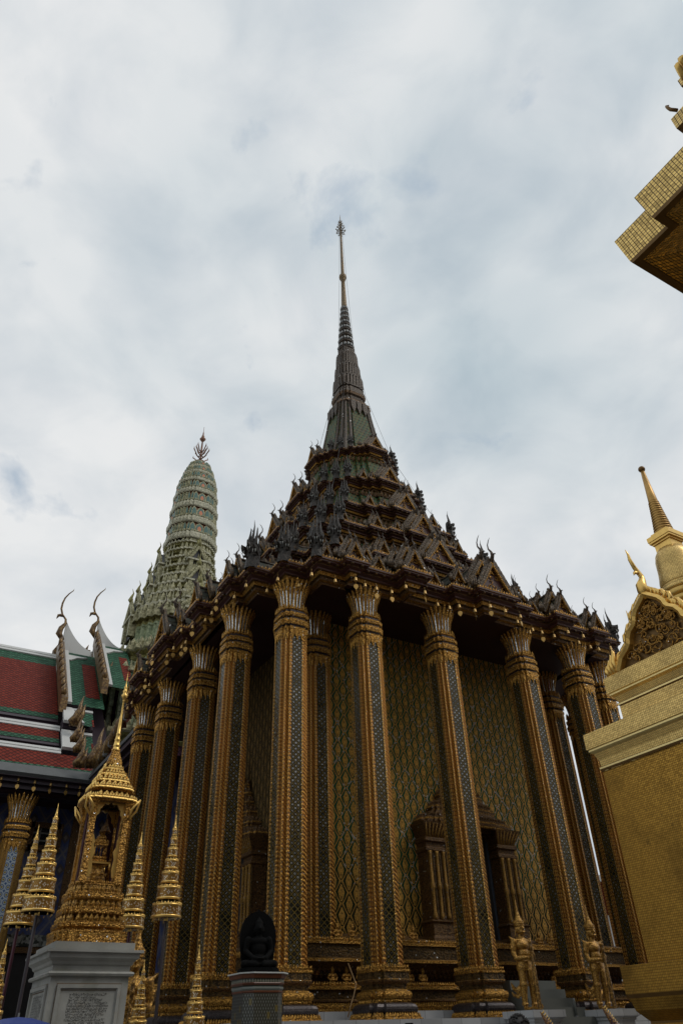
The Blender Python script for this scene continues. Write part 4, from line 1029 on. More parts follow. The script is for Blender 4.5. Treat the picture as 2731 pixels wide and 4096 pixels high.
def tower_dormer(x, y, z, wd, h2, ang, deep):
    M_ = Matrix.Translation((x, y, z)) @ Matrix.Rotation(ang, 4, 'Z'); b = MB(); n = 8
    for sx in (-1, 1): b.loft([ring(rect(sx*wd*.36-wd*.09, -.10, sx*wd*.36+wd*.09, .3), zz) for zz in (-h2*1.1, 0)], 0, cap1=True)
    b.box((0, .05, -.04), (wd*1.15, .4, .12), 2)
    b.add([(-wd*.3, .12, -h2*1.1), (wd*.3, .12, -h2*1.1), (wd*.3, .12, 0), (-wd*.3, .12, 0)], [(0, 1, 2, 3)], 1)
    b.prism([(-wd/2, 0), (wd/2, 0), (0, h2)], .1, .16, 1)
    for sx in (-1, 1):
        pts = [Vector((sx*wd/2*(1-t), 0, h2*(t-.12*sin(pi*t)*(1-t)))) for t in [k/n for k in range(n+1)]]
        b.tube(pts, [.09*wd]*(n+1), 5, 0)
        for p in pts[1:-1]: b.tube([p+Vector((sx*.02, 0, .03)), p+Vector((sx*.10, 0, .14)), p+Vector((sx*.06, 0, .30*wd))], [.06*wd, .05*wd, .005], 4, 0)
        b.tube([(sx*wd*.52, 0, -.05), (sx*wd*.56, -.05, .25*h2), (sx*wd*.5, 0, .5*h2)], [.07, .06, .005], 5, 0)
        b.add([(0, .05, h2), (0, deep, h2*1.05), (sx*wd/2, deep, 0), (sx*wd/2, .05, 0)], [(0, 1, 2, 3) if sx < 0 else (3, 2, 1, 0)], 3)
    k_ = h2*.9
    b.tube([(0, 0, h2-.05), (0, -.12*k_, h2+.2*k_), (0, -.05*k_, h2+.45*k_), (0, .03*k_, h2+.7*k_), (0, -.08*k_, h2+1.0*k_)], [.07, .12*k_, .08*k_, .04*k_, .006], 6, 4)
    o = MB(); o.merge(b, M_)
    return part('dormer', o, [PGRN, plain('dark_niche', (.03, .03, .035), .5) if 'dark_niche' not in bpy.data.materials else bpy.data.materials['dark_niche'], PGREY, GUTTER, PGRN2], TOW)
for ang in (0, -pi/2):
    c_, s_ = cos(ang), sin(ang)
    for w0, z, wd, h2, tt in ((2.05, 24.7, 1.25, 1.05, 0), (2.45, 22.9, 1.4, 1.1, 0), (3.0, 21.3, 1.5, 1.1, 0), (3.35, 20.4, 1.6, 1.2, 0)):
        for back in (0, .42):
            x, y = tt, -(w0-back)
            tower_dormer(PC.x+x*c_-y*s_, PC.y+x*s_+y*c_, z+back*.5, wd*(1+.1*(back > 0)), h2, ang, 1.6)
# cornice and pilastered storeys below
def storey(s, ztop, hh):
    b = MB()
    b.loft([ring(PT, z, PXY, ss) for ss, z in ((s*.86, ztop-hh), (s*.86, ztop-.9), (s*.93, ztop-.8), (s*.93, ztop-.62), (s*.88, ztop-.58), (s*.97, ztop-.36), (s*1.02, ztop-.30), (s*1.02, ztop-.04), (s*.98, ztop), (s*.8, ztop+.05))], [3, 1, 1, 0, 1, 2, 0, 0, 0])
    o = part('storey', b, [PGRN, PGRN2, PGREY, PURPT], TOW)
    a = MB(); a.spikes([(p.x, p.y) for p in ring(PT, 0, PXY, s*.98)], ztop, .5, .34, 0, 0, gap=1.1, thick=.2); tag(part('antefix_row', a, PGRN, o), kind='stuff')
    for kk in (0, 3):
        M_ = Matrix.Translation((*PXY, 0)) @ Matrix.Rotation(kk*pi/2, 4, 'Z')
        for x, dp in [(sx*x, dp) for sx in (-1, 1) for x, dp in ((.30, 1.0), (.46, .94), (.60, .85), (.715, .75))]:
            q = MB(); pr = []
            for w2, za, zb in ((.17, ztop-hh, ztop-2.3), (.22, ztop-2.3, ztop-2.1), (.19, ztop-2.1, ztop-1.9), (.24, ztop-1.9, ztop-1.6), (.20, ztop-1.6, ztop-.95), (.26, ztop-.95, ztop-.8)):
                pr += [(w2, za), (w2, zb)]
            X0, Y0 = x*s*.86, -dp*s*.86-.02
            q.loft([[M_ @ Vector(v) for v in ((X0-w2, Y0-.15-w2*.2, z), (X0+w2, Y0-.15-w2*.2, z), (X0+w2, Y0+.15+w2*.2, z), (X0-w2, Y0+.15+w2*.2, z))] for w2, z in pr], 0, cap1=True)
            part('pilaster', q, MOTT, o)
MOTT = carved('mottled_green_pilaster', (.40, .45, .26), (.14, .19, .10), rough=.45, metal=0, fine=5, bump=.4)
storey(3.25, 20.4, 5.2); storey(3.75, 17.9, 3.6); storey(4.85, 15.9, 5.2); storey(4.9, 12.6, 5)

# ---------------------------------------------------------------- the gilded stupa at the right
TILE = grid_tiles('gold_leaf_tiles', (1.0, .68, .22), .036, .11, rough=.36, metal=.5, stain=.45)
TILEW = grid_tiles('gold_leaf_tiles_weathered', (.52, .28, .045), .034, .13, linec=(.06, .03, .007), rough=.38, metal=.8, stain=.9, var=.5)
TILEB = grid_tiles('gold_leaf_tiles_upright', (.66, .44, .14), .045, .14, rough=.33, metal=.7, stain=.35)
TILEX = grid_tiles('gold_leaf_tiles_large', (.88, .60, .20), .036, .15, rough=.2, metal=.85, stain=.15, var=.8, bump=1.0)
GLINE = plain('gilded_bead', (.80, .62, .26), .3, .7, .2, 20, .2)
GRIM = plain('dark_gold_shadow_line', (.16, .085, .02), .45, .5, .3, 8, .2)
STUPA = thing('gilded_stupa', 'gilded stupa with porch pediment and small ringed spire at the right edge', 'stupa', (8, -9, GROUND))
def srect(e): return rect(4.17+e, -13.2+e, 13.5-e, -4.95-e)
def sl_(mb, prof, mats, cap=False): mb.loft([ring(srect(e), z) for e, z in prof], mats, cap1=cap)
b = MB(); sl_(b, [(.04, -.32), (0, -.28), (0, 2.66)], [1, 0]); part('wall', b, [TILEW, GRIM], STUPA)
b = MB(); sl_(b, [(-.62, GROUND), (-.62, -2.0), (-.45, -1.6), (-.12, -1.02), (-.12, -.99), (-.24, -.86), (-.28, -.70), (-.31, -.65), (-.31, -.28), (.02, -.25)], [0, 0, 0, 1, 0, 0, 1, 0, 0]); part('base', b, [TILEW, GRIM], STUPA)
b = MB(); sl_(b, [(-.02, 2.66), (-.035, 2.70), (-.035, 2.73), (-.01, 2.75), (-.02, 2.86), (-.07, 2.98), (-.10, 3.0), (-.12, 3.02), (-.12, 3.05), (-.145, 3.06), (-.145, 3.34), (.36, 3.36)], [2, 1, 2, 0, 0, 1, 1, 1, 0, 0, 0]); part('lower_cornice', b, [TILE, GLINE, GRIM], STUPA)
b = MB(); sl_(b, [(.36, 3.34), (.36, 3.42), (.40, 3.43), (.40, 3.80), (.44, 3.82)], [0, 0, 0, 0]); part('upper_wall', b, [TILE], STUPA)
b = MB(); sl_(b, [(.42, 3.80), (.38, 3.82), (.38, 3.85), (.40, 3.87), (.36, 3.98), (.31, 4.02), (.31, 4.05), (.28, 4.06), (.28, 4.36), (.9, 4.38)], [2, 1, 2, 0, 0, 1, 1, 0, 0]); part('upper_cornice', b, [TILE, GLINE, GRIM], STUPA)
# porch pediment facing left
def pediment():
    XP = 4.55; yc = -6.60; zb = 4.38
    M_ = Matrix.Translation((XP, yc, zb)) @ Matrix.Rotation(-pi/2, 4, 'Z')     # local x -> -y world, local -y -> -x world
    b = MB(); half = [(1.0, 0), (.86, .22), (.68, .34), (.62, .40), (.60, .50), (.52, .62), (.40, .70), (.36, .76), (.34, .84), (.26, .95), (.12, 1.06), (0, 1.16)]
    for sx in (-1, 1):
        pts = [Vector((sx*x, 0, z)) for x, z in half]; rings = []
        for k, p in enumerate(pts):
            tg = (pts[min(k+1, len(pts)-1)]-pts[max(k-1, 0)]).normalized(); nn = Vector((tg.z*sx, 0, -tg.x*sx)); nn = nn if nn.x*sx > 0 else -nn
            rings.append([M_ @ (p+nn*o+Vector((0, y, 0))) for o, y in ((-.05, -.10), (.0, -.14), (.06, -.10), (.06, .12), (-.05, .12))])
        b.loft(rings, 0, cap0=True, cap1=True)
        for a_, b_ in zip(pts[:-1], pts[1:]):
            if (b_-a_).length < .08: continue
            for f in (.2, .6) if (b_-a_).length > .14 else (.4,):
                p = a_.lerp(b_, f); tg = (b_-a_).normalized(); nn = Vector((tg.z*sx, 0, -tg.x*sx)); nn = nn if nn.x*sx > 0 else -nn
                b.tube([M_ @ (p+nn*.05), M_ @ (p+nn*.13+tg*.06), M_ @ (p+nn*.15+tg*.17), M_ @ (p+nn*.10+tg*.25)], [.045, .045, .03, .004], 5, 0)
        for k in range(4):
            x = sx*(1.02+.07*k); hh = .50-.09*k
            b.tube([M_ @ Vector((x, -.02, -.02)), M_ @ Vector((x+sx*.06, -.05, hh*.45)), M_ @ Vector((x+sx*.02, -.04, hh*.8)), M_ @ Vector((x+sx*.05, -.02, hh))], [.05, .055, .035, .004], 6, 0)
    o = part('porch_pediment', b, GOLDS, STUPA)
    t = MB(); pp = [(x, z) for x, z in half]; poly = pp+[(-x, z) for x, z in reversed(pp[:-1])]
    t.prism(poly[::-1], .02, .08, 1, M_)
    rnd = random.Random(3)
    for k in range(64):
        z = .08+.85*rnd.random()**1.2; lim = max(.02, .80*(1-z/1.12)); x = rnd.uniform(-lim, lim); r = .055+.075*rnd.random(); ph = rnd.random()*6.28; dr = rnd.choice((-1, 1))
        t.tube([M_ @ Vector((x+r*(1-.09*j)*cos(ph+dr*j*.75), -.02-.006*j, z+r*(1-.09*j)*sin(ph+dr*j*.75))) for j in range(9)], [.020-.0012*j for j in range(9)], 5, 0)
        if k % 3 == 0: t.ell(M_ @ Vector((x, -.05, z)), (.03, .03, .04), 0, None, 8, 5)
    part('carved_scrolls', t, [GOLDB, GRIM], o)
    f = MB(); k_ = .95; top = 1.14
    f.tube([M_ @ Vector((x*.0, y, z)) for x, y, z in ((0, .0, top-.06), (0, -.05, top+.10), (0, -.06, top+.22), (0, .02, top+.36), (0, .03, top+.44), (0, -.10, top+.60), (0, -.17, top+.76), (0, -.17, top+.88), (0, -.22, top+.98))], [.07, .11, .10, .065, .05, .042, .034, .022, .004], 8, 0)
    f.tube([M_ @ Vector((0, -.05, top+.50)), M_ @ Vector((0, -.15, top+.47)), M_ @ Vector((0, -.19, top+.40))], [.04, .03, .004], 6, 0)
    part('finial', f, GOLDS, o)
    r = MB()
    for sx in (-1, 1):
        for (xa, za), (xb, zb2) in zip(half[:-1], half[1:]):
            r.add([M_ @ Vector(q) for q in ((sx*xa, .06, za), (sx*xb, .06, zb2), (sx*xb, 2.2, zb2), (sx*xa, 2.2, za))], [(0, 1, 2, 3) if sx > 0 else (3, 2, 1, 0)], 0)
    part('porch_roof', r, TILE, o)
    h = MB(); p0 = atd(2300+.5102*430, 1800+.5102*1340, 16.5)
    h.tube([p0+Vector((0, 0, -.5)), p0+Vector((-.06, .04, -.2)), p0+Vector((0, 0, 0)), p0+Vector((-.02, .02, .28))], [.07, .06, .04, .004], 6); part('corner_horn', h, GOLDS, STUPA)
pediment()
SPC = (7.2, -5.8, 0)
cz = MB()
cz.lathe([(.95, 4.3), (.95, 5.3), (.82, 5.34), (.72, 5.75), (.60, 6.1)], 40, SPC, 0)
cz.lathe([(.60, 6.06), (.60, 6.18), (.54, 6.2)], 40, SPC, 0)
spire = part('small_spire', cz, [TILE], STUPA)
cz = MB(); z = 6.16
for k in range(3): cz.lathe([(.49, z), (.55-.012*k, z+.04), (.55-.012*k, z+.12), (.49, z+.17)], 40, SPC, 0); z += .175
cz.lathe([(.48, z), (.51, z+.02), (.51, z+.10), (.47, z+.12), (.48, z+.13), (.45, z+.20)], 40, SPC, 1)
part('ring_moulding', cz, [plain('gilded_torus', (.55, .36, .10), .35, .7, .3, 12, .25), TILE], spire)
cz = MB(); cz.lathe([(.45, 6.85), (.465, 6.9), (.465, 7.0), (.435, 7.15), (.415, 7.35), (.405, 7.55), (.37, 7.70), (.30, 7.82)], 40, SPC); part('bell', cz, TILE, spire)
cz = MB()
for s, z0_, z1_ in ((.215, 7.72, 8.00), (.245, 8.00, 8.05), (.285, 8.05, 8.10), (.30, 8.10, 8.22), (.22, 8.22, 8.30)): cz.box((SPC[0], SPC[1], (z0_+z1_)/2), (s*2, s*2, z1_-z0_))
part('throne_block', cz, GOLDS, spire)
cz = MB(); z = 8.28; r = .225
prof = [(.21, z)]
for k in range(13):
    hh = .078-.001*k; prof += [(r*.80, z+.005), (r, z+hh*.35), (r, z+hh*.7), (r*.80, z+hh)]; z += hh; r *= .952
prof += [(r*.9, z+.01), (r*.92, z+.03), (.05, 11.05-.12)]
zt_ = atd(2573, 1869, 16.0).z
prof[-1] = (.045, zt_-.1)
cz.lathe(prof, 28, SPC); part('ringed_cone', cz, plain('aged_gilt', (.46, .27, .075), .4, .65, .35, 7, .2), spire)
cz = MB(); cz.ell((SPC[0], SPC[1], zt_-.05), (.085, .085, .085)); part('ball_finial', cz, GRIM, spire)

# the near corner of a second gilded tower, its stepped cornice overhead at the right
NEAR = thing('gilded_tower', 'near gilded tower whose stepped tiled cornice juts in at the upper right', 'tower', (0, -14, GROUND))
CA = Vector((-1.745, -11.72, 5.11)); CB = Vector((-1.945, -12.16, 5.11))
cor = [(CB.x, -18.5), (CB.x, CB.y), (CA.x, CB.y), (CA.x, CA.y), (4, CA.y), (4, -18.5)]
b = MB(); z = 5.11
def nl(mb, prof, mats, cap=False): mb.loft([ring(off(cor, o), zz) for o, zz in prof], mats, cap1=cap)
nl(b, [(0, z), (.045, z+.36), (.0, z+.38), (-.35, z+.39)], [0, 1, 1]); part('cornice', b, [TILEX, GRIM], NEAR)
b = MB(); nl(b, [(-.03, z-.012), (-.0, z-.012), (0, z)][:0] or [(-1.30, z-.02), (-.085, z-.02), (-.08, z-.035), (-.01, z-.035), (0, z)], [0, 1, 1, 1]); part('cornice_underside', b, [TILEX, GRIM], NEAR)
b = MB(); nl(b, [(-1.30, z-.02), (-1.33, z-.3), (-1.4, z-.5), (-1.4, GROUND+.05)], [0, 0, 0]); part('body', b, [TILEX], NEAR)
pC = CAM+ray(2704, 515)*7.4
cor2 = [(pC.x, -16.5), (pC.x, pC.y), (4, pC.y), (4, -16.5)]
b = MB(); b.loft([ring(off(cor2, o), zz) for o, zz in ((-.25, 5.4), (-.25, pC.z-.04), (-.04, pC.z-.03), (0, pC.z), (0, pC.z+.20), (-.3, pC.z+.22))], [0, 1, 1, 0, 0]); part('upper_cornice', b, [TILEX, GRIM], NEAR)
h = MB(); q = CAM+ray(2400+.4675*575, 150+.4675*600)*7.4
h.tube([q+Vector((.03, -.05, -.12)), q+Vector((0, -.01, -.06)), q+Vector((-.008, 0, -.01)), q+Vector((-.004, .005, .03)), q+Vector((.02, -.015, .045))], [.018, .018, .017, .014, .004], 6); part('edge_hook', h, GRIM, NEAR)
pD = CAM+ray(2400+.4675*690, 150+.4675*420)*7.5
cor3 = [(pD.x, -16.5), (pD.x, pD.y), (4, pD.y), (4, -16.5)]
b = MB(); b.loft([ring(off(cor3, o), zz) for o, zz in ((-.2, pC.z+.2), (-.2, pD.z), (0, pD.z), (0, pD.z+.13), (-.3, pD.z+.14))], [0, 1, 0, 0]); part('top_cornice', b, [TILEX, GRIM], NEAR)
for px, py, tx, ty in ((700, 300, 655, 225), (708, 215, 685, 165)):
    q0 = CAM+ray(2400+.4675*px, 150+.4675*py)*7.5; q1 = CAM+ray(2400+.4675*tx, 150+.4675*ty)*7.5
    h = MB(); h.tube([q0+(q0-q1)*1.2, q0, q0.lerp(q1, .5), q1, q1+(q1-q0)*.12], [.04, .042, .04, .034, .01], 7); part('flame_finial', h, GOLDS, NEAR)

# ---------------------------------------------------------------- the great ordination hall across the court, unseen behind the viewer, added to block low sky
OH = thing('ordination_hall', 'unseen long hall with steep tiled roof across the court, blocking low sky', 'hall', (6, -47, GROUND))
b = MB(); b.loft([ring(rect(-34, -58, 48, -37), z) for z in (GROUND, 9.5)], 0, cap1=True); part('wall', b, BLUEW, OH)
b = MB()
for y0_, y1_, z0_, z1_ in ((-33.5, -41, 8.6, 13.5), (-39.5, -47.5, 13.2, 20.5)):
    for sgn in (0, 1):
        f = (lambda y: y) if not sgn else (lambda y: -95-y)
        b.add([(-37, f(y0_), z0_), (51, f(y0_), z0_), (51, f(y1_), z1_), (-37, f(y1_), z1_)], [(0, 1, 2, 3) if not sgn else (3, 2, 1, 0)], 0)
part('roof', b, ROOFRED, OH)
b = MB(); b.box((7, -33.5, 8.5), (88, .5, .5)); b.box((7, -39.5, 13.1), (88, .5, .5)); part('eave_cornice', b, EAVED, OH)
b = MB(); b.box((7, -47.5, 20.5), (88, .6, .6)); part('white_ridge', b, WHITE, OH)
for k in range(20):
    b = MB(); b.loft([ring(rect(-34+4.2*k-.4, -34.8, -34+4.2*k+.4, -34.0), z) for z in (GROUND, 8.6)], 0); part('column', b, GOLDD, OH)
# ---------------------------------------------------------------- helpers for figures
def fused(name, mb, mat, voxel, smooth=2):
    """one continuous surface grown from overlapping volumes"""
    me = mb.mesh(name+'_src', [mat]); o = bpy.data.objects.new(name+'_src', me); COL.objects.link(o)
    r = o.modifiers.new('r', 'REMESH'); r.mode = 'VOXEL'; r.voxel_size = voxel; r.use_smooth_shade = True
    if smooth: s = o.modifiers.new('s', 'SMOOTH'); s.iterations = smooth; s.factor = .5
    dg = bpy.context.evaluated_depsgraph_get(); out = bpy.data.meshes.new_from_object(o.evaluated_get(dg)); out.name = name
    out.materials.clear(); out.materials.append(mat)
    bpy.data.objects.remove(o); bpy.data.meshes.remove(me); return out
def limb(m, pts, rad, n=10):
    m.tube(pts, rad, n)
    for p, r in zip(pts, rad): m.ell(p, (r, r, r), 0, None, 10, 8)
def hand(m, p, d, up, s=1.0, curl=.8, side=1):
    """palm at p reaching along d, five fingers curling towards -up, thumb off the side"""
    d = Vector(d).normalized(); up = Vector(up); up = (up-d*up.dot(d)).normalized(); sd_ = d.cross(up)*side; p = Vector(p)
    M_ = Matrix((( *(d), 0), (*sd_, 0), (*up, 0), (0, 0, 0, 1))).transposed(); M_.translation = p+d*.04*s
    m.ell((0, 0, 0), (.048*s, .040*s, .017*s), 0, M_, 12, 8)
    for k, (o, L) in enumerate(((-.030, .062), (-.010, .074), (.010, .070), (.029, .055))):
        q = p+d*.075*s+sd_*o*s; a = q+d*L*.42*s-up*L*.12*curl*s; b = a+(d*(1-curl)*.3-up*.8*curl+d*.3)*L*.4*s; c = b+(d*(.5-curl)-up*.5*curl)*L*.35*s
        m.tube([q-d*.02*s, q, a, b, c], [.0095*s, .0095*s, .0088*s, .008*s, .006*s], 7)
    q = p+d*.02*s-sd_*.034*s
    m.tube([q, q-sd_*.022*s+d*.02*s-up*.01*s, q-sd_*.026*s+d*.045*s-up*.024*s*curl, q-sd_*.015*s+d*.062*s-up*.036*s*curl], [.012*s, .011*s, .010*s, .007*s], 7)

# ---------------------------------------------------------------- gilt bells under the eaves
BELLM = plain('bell_brass', (.48, .30, .10), .35, .6, .25, 20, .2)
LEAFM = plain('leaf_brass', (.50, .30, .08), .4, .5, .3, 14, .2)
bl = MB(); bl.lathe([(.010, .0), (.012, -.03), (.03, -.035), (.045, -.05), (.05, -.09), (.053, -.13), (.064, -.165), (.066, -.175), (.05, -.175), (.045, -.15)], 14)
bl.tube([(0, 0, .02), (0, 0, .10)], .006, 5); BELL = bl.mesh('bell', [BELLM])
lf_ = MB(); half = [(0, 0), (.045, -.005), (.075, -.04), (.08, -.09), (.06, -.14), (.025, -.18), (0, -.21)]
lf_.prism([(x, z-.30) for x, z in half]+[(-x, z-.30) for x, z in reversed(half[1:-1])], -.004, .004); lf_.tube([(0, 0, -.17), (0, 0, -.31)], .005, 4); LEAF = lf_.mesh('leaf', [LEAFM])
def bell(p, leaf, label, group, s=1.0, ztop=None):
    t = thing('eave_bell', label, 'bell', p, random.uniform(-.5, .5), group); t.scale = (s, s, s)
    b = link('bell_body', BELL, t)
    if leaf: link('leaf_clapper', LEAF, b, rz=random.uniform(-.7, .7))
    if ztop and ztop-p[2] > .1*s:
        c = MB(); c.tube([(0, 0, .08), (0, 0, (ztop-p[2])/s)], .005/s, 4); link('hanging_wire', c.mesh('hanging_wire', [BELLM]), b)
    return t
def z4(x, y): return (500+.3827*x, 2150+.3827*y)
def z1b(x, y): return (1300+.574*x, 2150+.574*y)
def z2b(x, y): return (1800+.5938*x, 2000+.5938*y)
BL = [(*z4(*q[:2]), q[2]) for q in ((1268, 475, 0), (1485, 530, 0), (1147, 595, 1), (960, 640, 1), (913, 765, 1), (845, 838, 1), (712, 908, 1), (594, 945, 0), (642, 1070, 1), (600, 1120, 1), (514, 1132, 1), (448, 1212, 1), (297, 1217, 1), (237, 1285, 0), (180, 1355, 0), (280, 1405, 0), (222, 1470, 1), (262, 1515, 1), (178, 1605, 0), (35, 1620, 1), (80, 1705, 0), (35, 1760, 0))]
BL += [(*z1b(*q[:2]), q[2]) for q in ((70, 283, 0), (212, 272, 1), (277, 315, 0), (356, 338, 1), (462, 362, 1), (560, 325, 0), (693, 365, 1), (781, 450, 0), (863, 472, 1), (931, 462, 1), (1040, 492, 1), (1145, 462, 1), (1250, 495, 0), (1355, 533, 1), (1335, 570, 0), (1440, 625, 0), (1420, 645, 0), (1505, 645, 1))]
BL += [(*z2b(*q[:2]), q[2]) for q in ((695, 900, 0), (788, 873, 0), (890, 902, 0), (860, 945, 0), (938, 975, 0), (995, 990, 0), (1074, 982, 0))]
BL += [(900+.574*x, 1700+.574*y, l) for x, y, l in ((603, 1022, 0), (368, 1057, 0), (515, 1100, 0))]
BL.sort()
ORD = lambda n: '%d%s' % (n, 'th' if 10 <= n % 100 <= 20 else {1: 'st', 2: 'nd', 3: 'rd'}.get(n % 10, 'th'))
for k, (px, py, l) in enumerate(BL):
    p = atz(px, py, 8.26)
    bell(p, l, 'gilt bell %s, %s from the left under the temple eave' % ('with heart-shaped leaf' if l else 'without leaf', ORD(k+1)), 'bells under the temple eave', .74, 8.34)
HB = [(20, 315), (160, 325), (295, 345), (425, 365), (555, 378), (665, 390)]
for k, (x, y) in enumerate(HB):
    p = aty(.487*x, 2950+.487*y, YE+.1)
    bell(p, 1, 'gilt bell under the plum eave of the hall, %s from the left edge' % ORD(k+1), 'bells under the hall eave', .95, ZE-.74)
for k, (x, y) in enumerate(((733, 360), (775, 318), (812, 275), (858, 230))):
    p = atx(.487*x, 2950+.487*y, XW+.1)
    bell(p, 1, 'gilt bell under the wing eave beside the shrine spire, %s from its corner' % ORD(k+1), 'bells under the wing eave', .9, ZE-.74)

# ---------------------------------------------------------------- marble monument with the gilded shrine
PEDM = None
def ped_marble():
    m = Mat('aged_white_marble', .45); n = m.noise(1.8, 6, .6); n2 = m.noise(9, 5); n3 = m.noise(3.1, 5)
    c = m.mix(n.step(.35, .7), (.26, .26, .235), (.38, .38, .35)); c = m.mix(n2.step(.55, .75)*.35, c, (.33, .28, .20)); c = m.mix(n3.step(.60, .70)*.4, c, (.16, .17, .13))
    m.col(c); m.bump(n2, .12, .005); return m.m
PEDM = ped_marble()
BROWNL = plain('brown_joint', (.15, .10, .055), .6, 0, .3, 12, .1)
INK = plain('black_inscription', (.035, .034, .032), .6, 0, .2, 30, 0)
MON = thing('marble_pedestal', 'tall white marble pedestal with inscribed panels carrying the gilded shrine', 'pedestal', (-4.28, -4.22, GROUND))
body_ = rect(-4.69, -4.70, -3.87, -3.75)
b = MB(); b.loft([ring(off(body_, o), z) for o, z in ((.14, GROUND), (.14, GROUND+.25), (.05, GROUND+.32), (0, GROUND+.36), (0, -.48), (.035, -.475), (.045, -.455), (.035, -.44), (0, -.43), (0, -.385), (.02, -.37), (.03, -.345), (.07, -.315), (.075, -.27), (.105, -.265), (.105, -.24), (.02, -.235), (.02, -.165))], 0, cap1=True)
part('pedestal_body', b, PEDM, MON)
def inscribed(face):
    if face == 'front': xa, xb = -4.60, -3.96; P = lambda u, w_, d: (xa+u*(xb-xa), -4.70-d, w_); W = xb-xa
    else: ya, yb = -3.84, -4.61; P = lambda u, w_, d: (-4.69-d, ya+u*(yb-ya), w_); W = abs(yb-ya)
    zt, zb = -.585, -1.9
    b = MB()
    def strip(u0, u1, z0_, z1_, d):
        v = [P(u0, z0_, 0), P(u1, z0_, 0), P(u1, z1_, 0), P(u0, z1_, 0)]; q = [P(u0, z0_, d), P(u1, z0_, d), P(u1, z1_, d), P(u0, z1_, d)]
        b.add(v+q, [(4, 5, 6, 7), (0, 1, 5, 4), (1, 2, 6, 5), (2, 3, 7, 6), (3, 0, 4, 7)], 0)
    for a, c, e, f in ((-.02, 1.02, zt, zt+.035), (-.02, .035, zb, zt-.001), (.965, 1.02, zb, zt-.001), (-.02, 1.02, zb-.04, zb-.001)): strip(a, c, e, f, .022)
    for a, c, e, f in ((.036, .964, zt-.012, zt-.0015), (.036, .05, zb, zt-.013), (.95, .964, zb, zt-.013)): strip(a, c, e, f, .010)
    o = part('inscribed_panel', b, PEDM, MON)
    j = MB()
    for a, c, e, f in ((-.032, 1.032, zt+.0355, zt+.044), (-.032, -.022, zb, zt+.035), (1.022, 1.032, zb, zt+.035), (.051, .949, zt-.020, zt-.0125)):
        v = [P(a, e, .0025), P(c, e, .0025), P(c, f, .0025), P(a, f, .0025)]; j.add(v, [(0, 1, 2, 3)], 0)
    part('panel_joint', j, BROWNL, o)
    t = MB(); rnd = random.Random(8); z = zt-.065; ln = 0
    while z > zb+.06:
        u = .17+(.03*rnd.random() if ln % 5 else .12*rnd.random()); end = .83-(.0 if rnd.random() < .6 else .25*rnd.random())
        while u < end:
            w_ = (.010+.012*rnd.random())/1.0; h2 = .013+.004*rnd.random()
            for k in range(rnd.choice((2, 2, 3))):
                q = rnd.random(); u0 = u+w_*q*.7
                if rnd.random() < .55: sg = (u0, u0+.0042, z, z+h2)
                else: zz = z+h2*rnd.choice((0, .5, 1)); sg = (u, u+w_, zz, zz+.0032)
                t.add([P(sg[0], sg[2], .003), P(sg[1], sg[2], .003), P(sg[1], sg[3], .003), P(sg[0], sg[3], .003)], [(0, 1, 2, 3)], 0)
            if rnd.random() < .3: t.add([P(u, z+h2+.003, .003), P(u+w_*.7, z+h2+.004, .003), P(u+w_*.7, z+h2+.007, .003), P(u, z+h2+.006, .003)], [(0, 1, 2, 3)], 0)
            u += w_+.003+(.02*rnd.random() if rnd.random() < .08 else 0)
        z -= .0245; ln += 1
    part('inscription', t, INK, o)
inscribed('front'); inscribed('side')

SHR = thing('gilded_shrine', 'small gilded open shrine with tiered spire roof standing on the marble pedestal', 'shrine', (-4.28, -4.22, -.16))
SX, SY = -4.28, -4.22; sc_ = (SX, SY)
P8 = plan([(0, 1), (.45, 1), (.45, .95), (.72, .95), (.72, .86), (.86, .86)])
def sloft(mb, prof, mats, cap=False): mb.loft([ring(P8, z, sc_, s) for s, z in prof], mats, cap1=cap)
b = MB()
sloft(b, [(.395, -.164), (.395, -.08), (.40, -.075), (.40, -.06), (.35, -.04), (.345, -.01), (.375, .0), (.38, .02), (.38, .035), (.335, .05), (.31, .055), (.305, .125), (.345, .135), (.35, .15), (.35, .175), (.315, .185), (.285, .20), (.28, .275), (.315, .29), (.32, .305), (.32, .335), (.28, .345), (.265, .36), (.262, .43), (.27, .435), (.27, .45)], [0, 1, 0, 0, 0, 1, 0, 0, 0, 1, 2, 0, 0, 0, 0, 1, 2, 1, 0, 0, 0, 1, 2, 0, 0], True)
SBASE = part('base', b, [GOLDB, GOLDS, carved('deep_gilding', (.50, .28, .06), (.07, .03, .008), fine=30, rough=.4, metal=.6)], SHR)
b = MB()
for s, z, hh, ww in ((.34, .055, .075, .055), (.30, .20, .08, .055), (.275, .36, .075, .05)):
    b.spikes([(p.x, p.y) for p in ring(P8, 0, sc_, s)], z, hh, ww, 0, 0, thick=.45)
    for p in ring(P8, 0, sc_, s): pass
for s, z, hh, ww in ((.40, -.062, .03, .02), (.348, .175, .03, .02), (.318, .335, .03, .02), (.27, .45, .03, .022), (.37, .036, .02, .015)):
    b.spikes([(p.x, p.y) for p in ring(P8, 0, sc_, s)], z, hh, ww, 1, 0)
tag(part('ornament_row', b, [GOLDST, GOLDB], SBASE), kind='stuff')
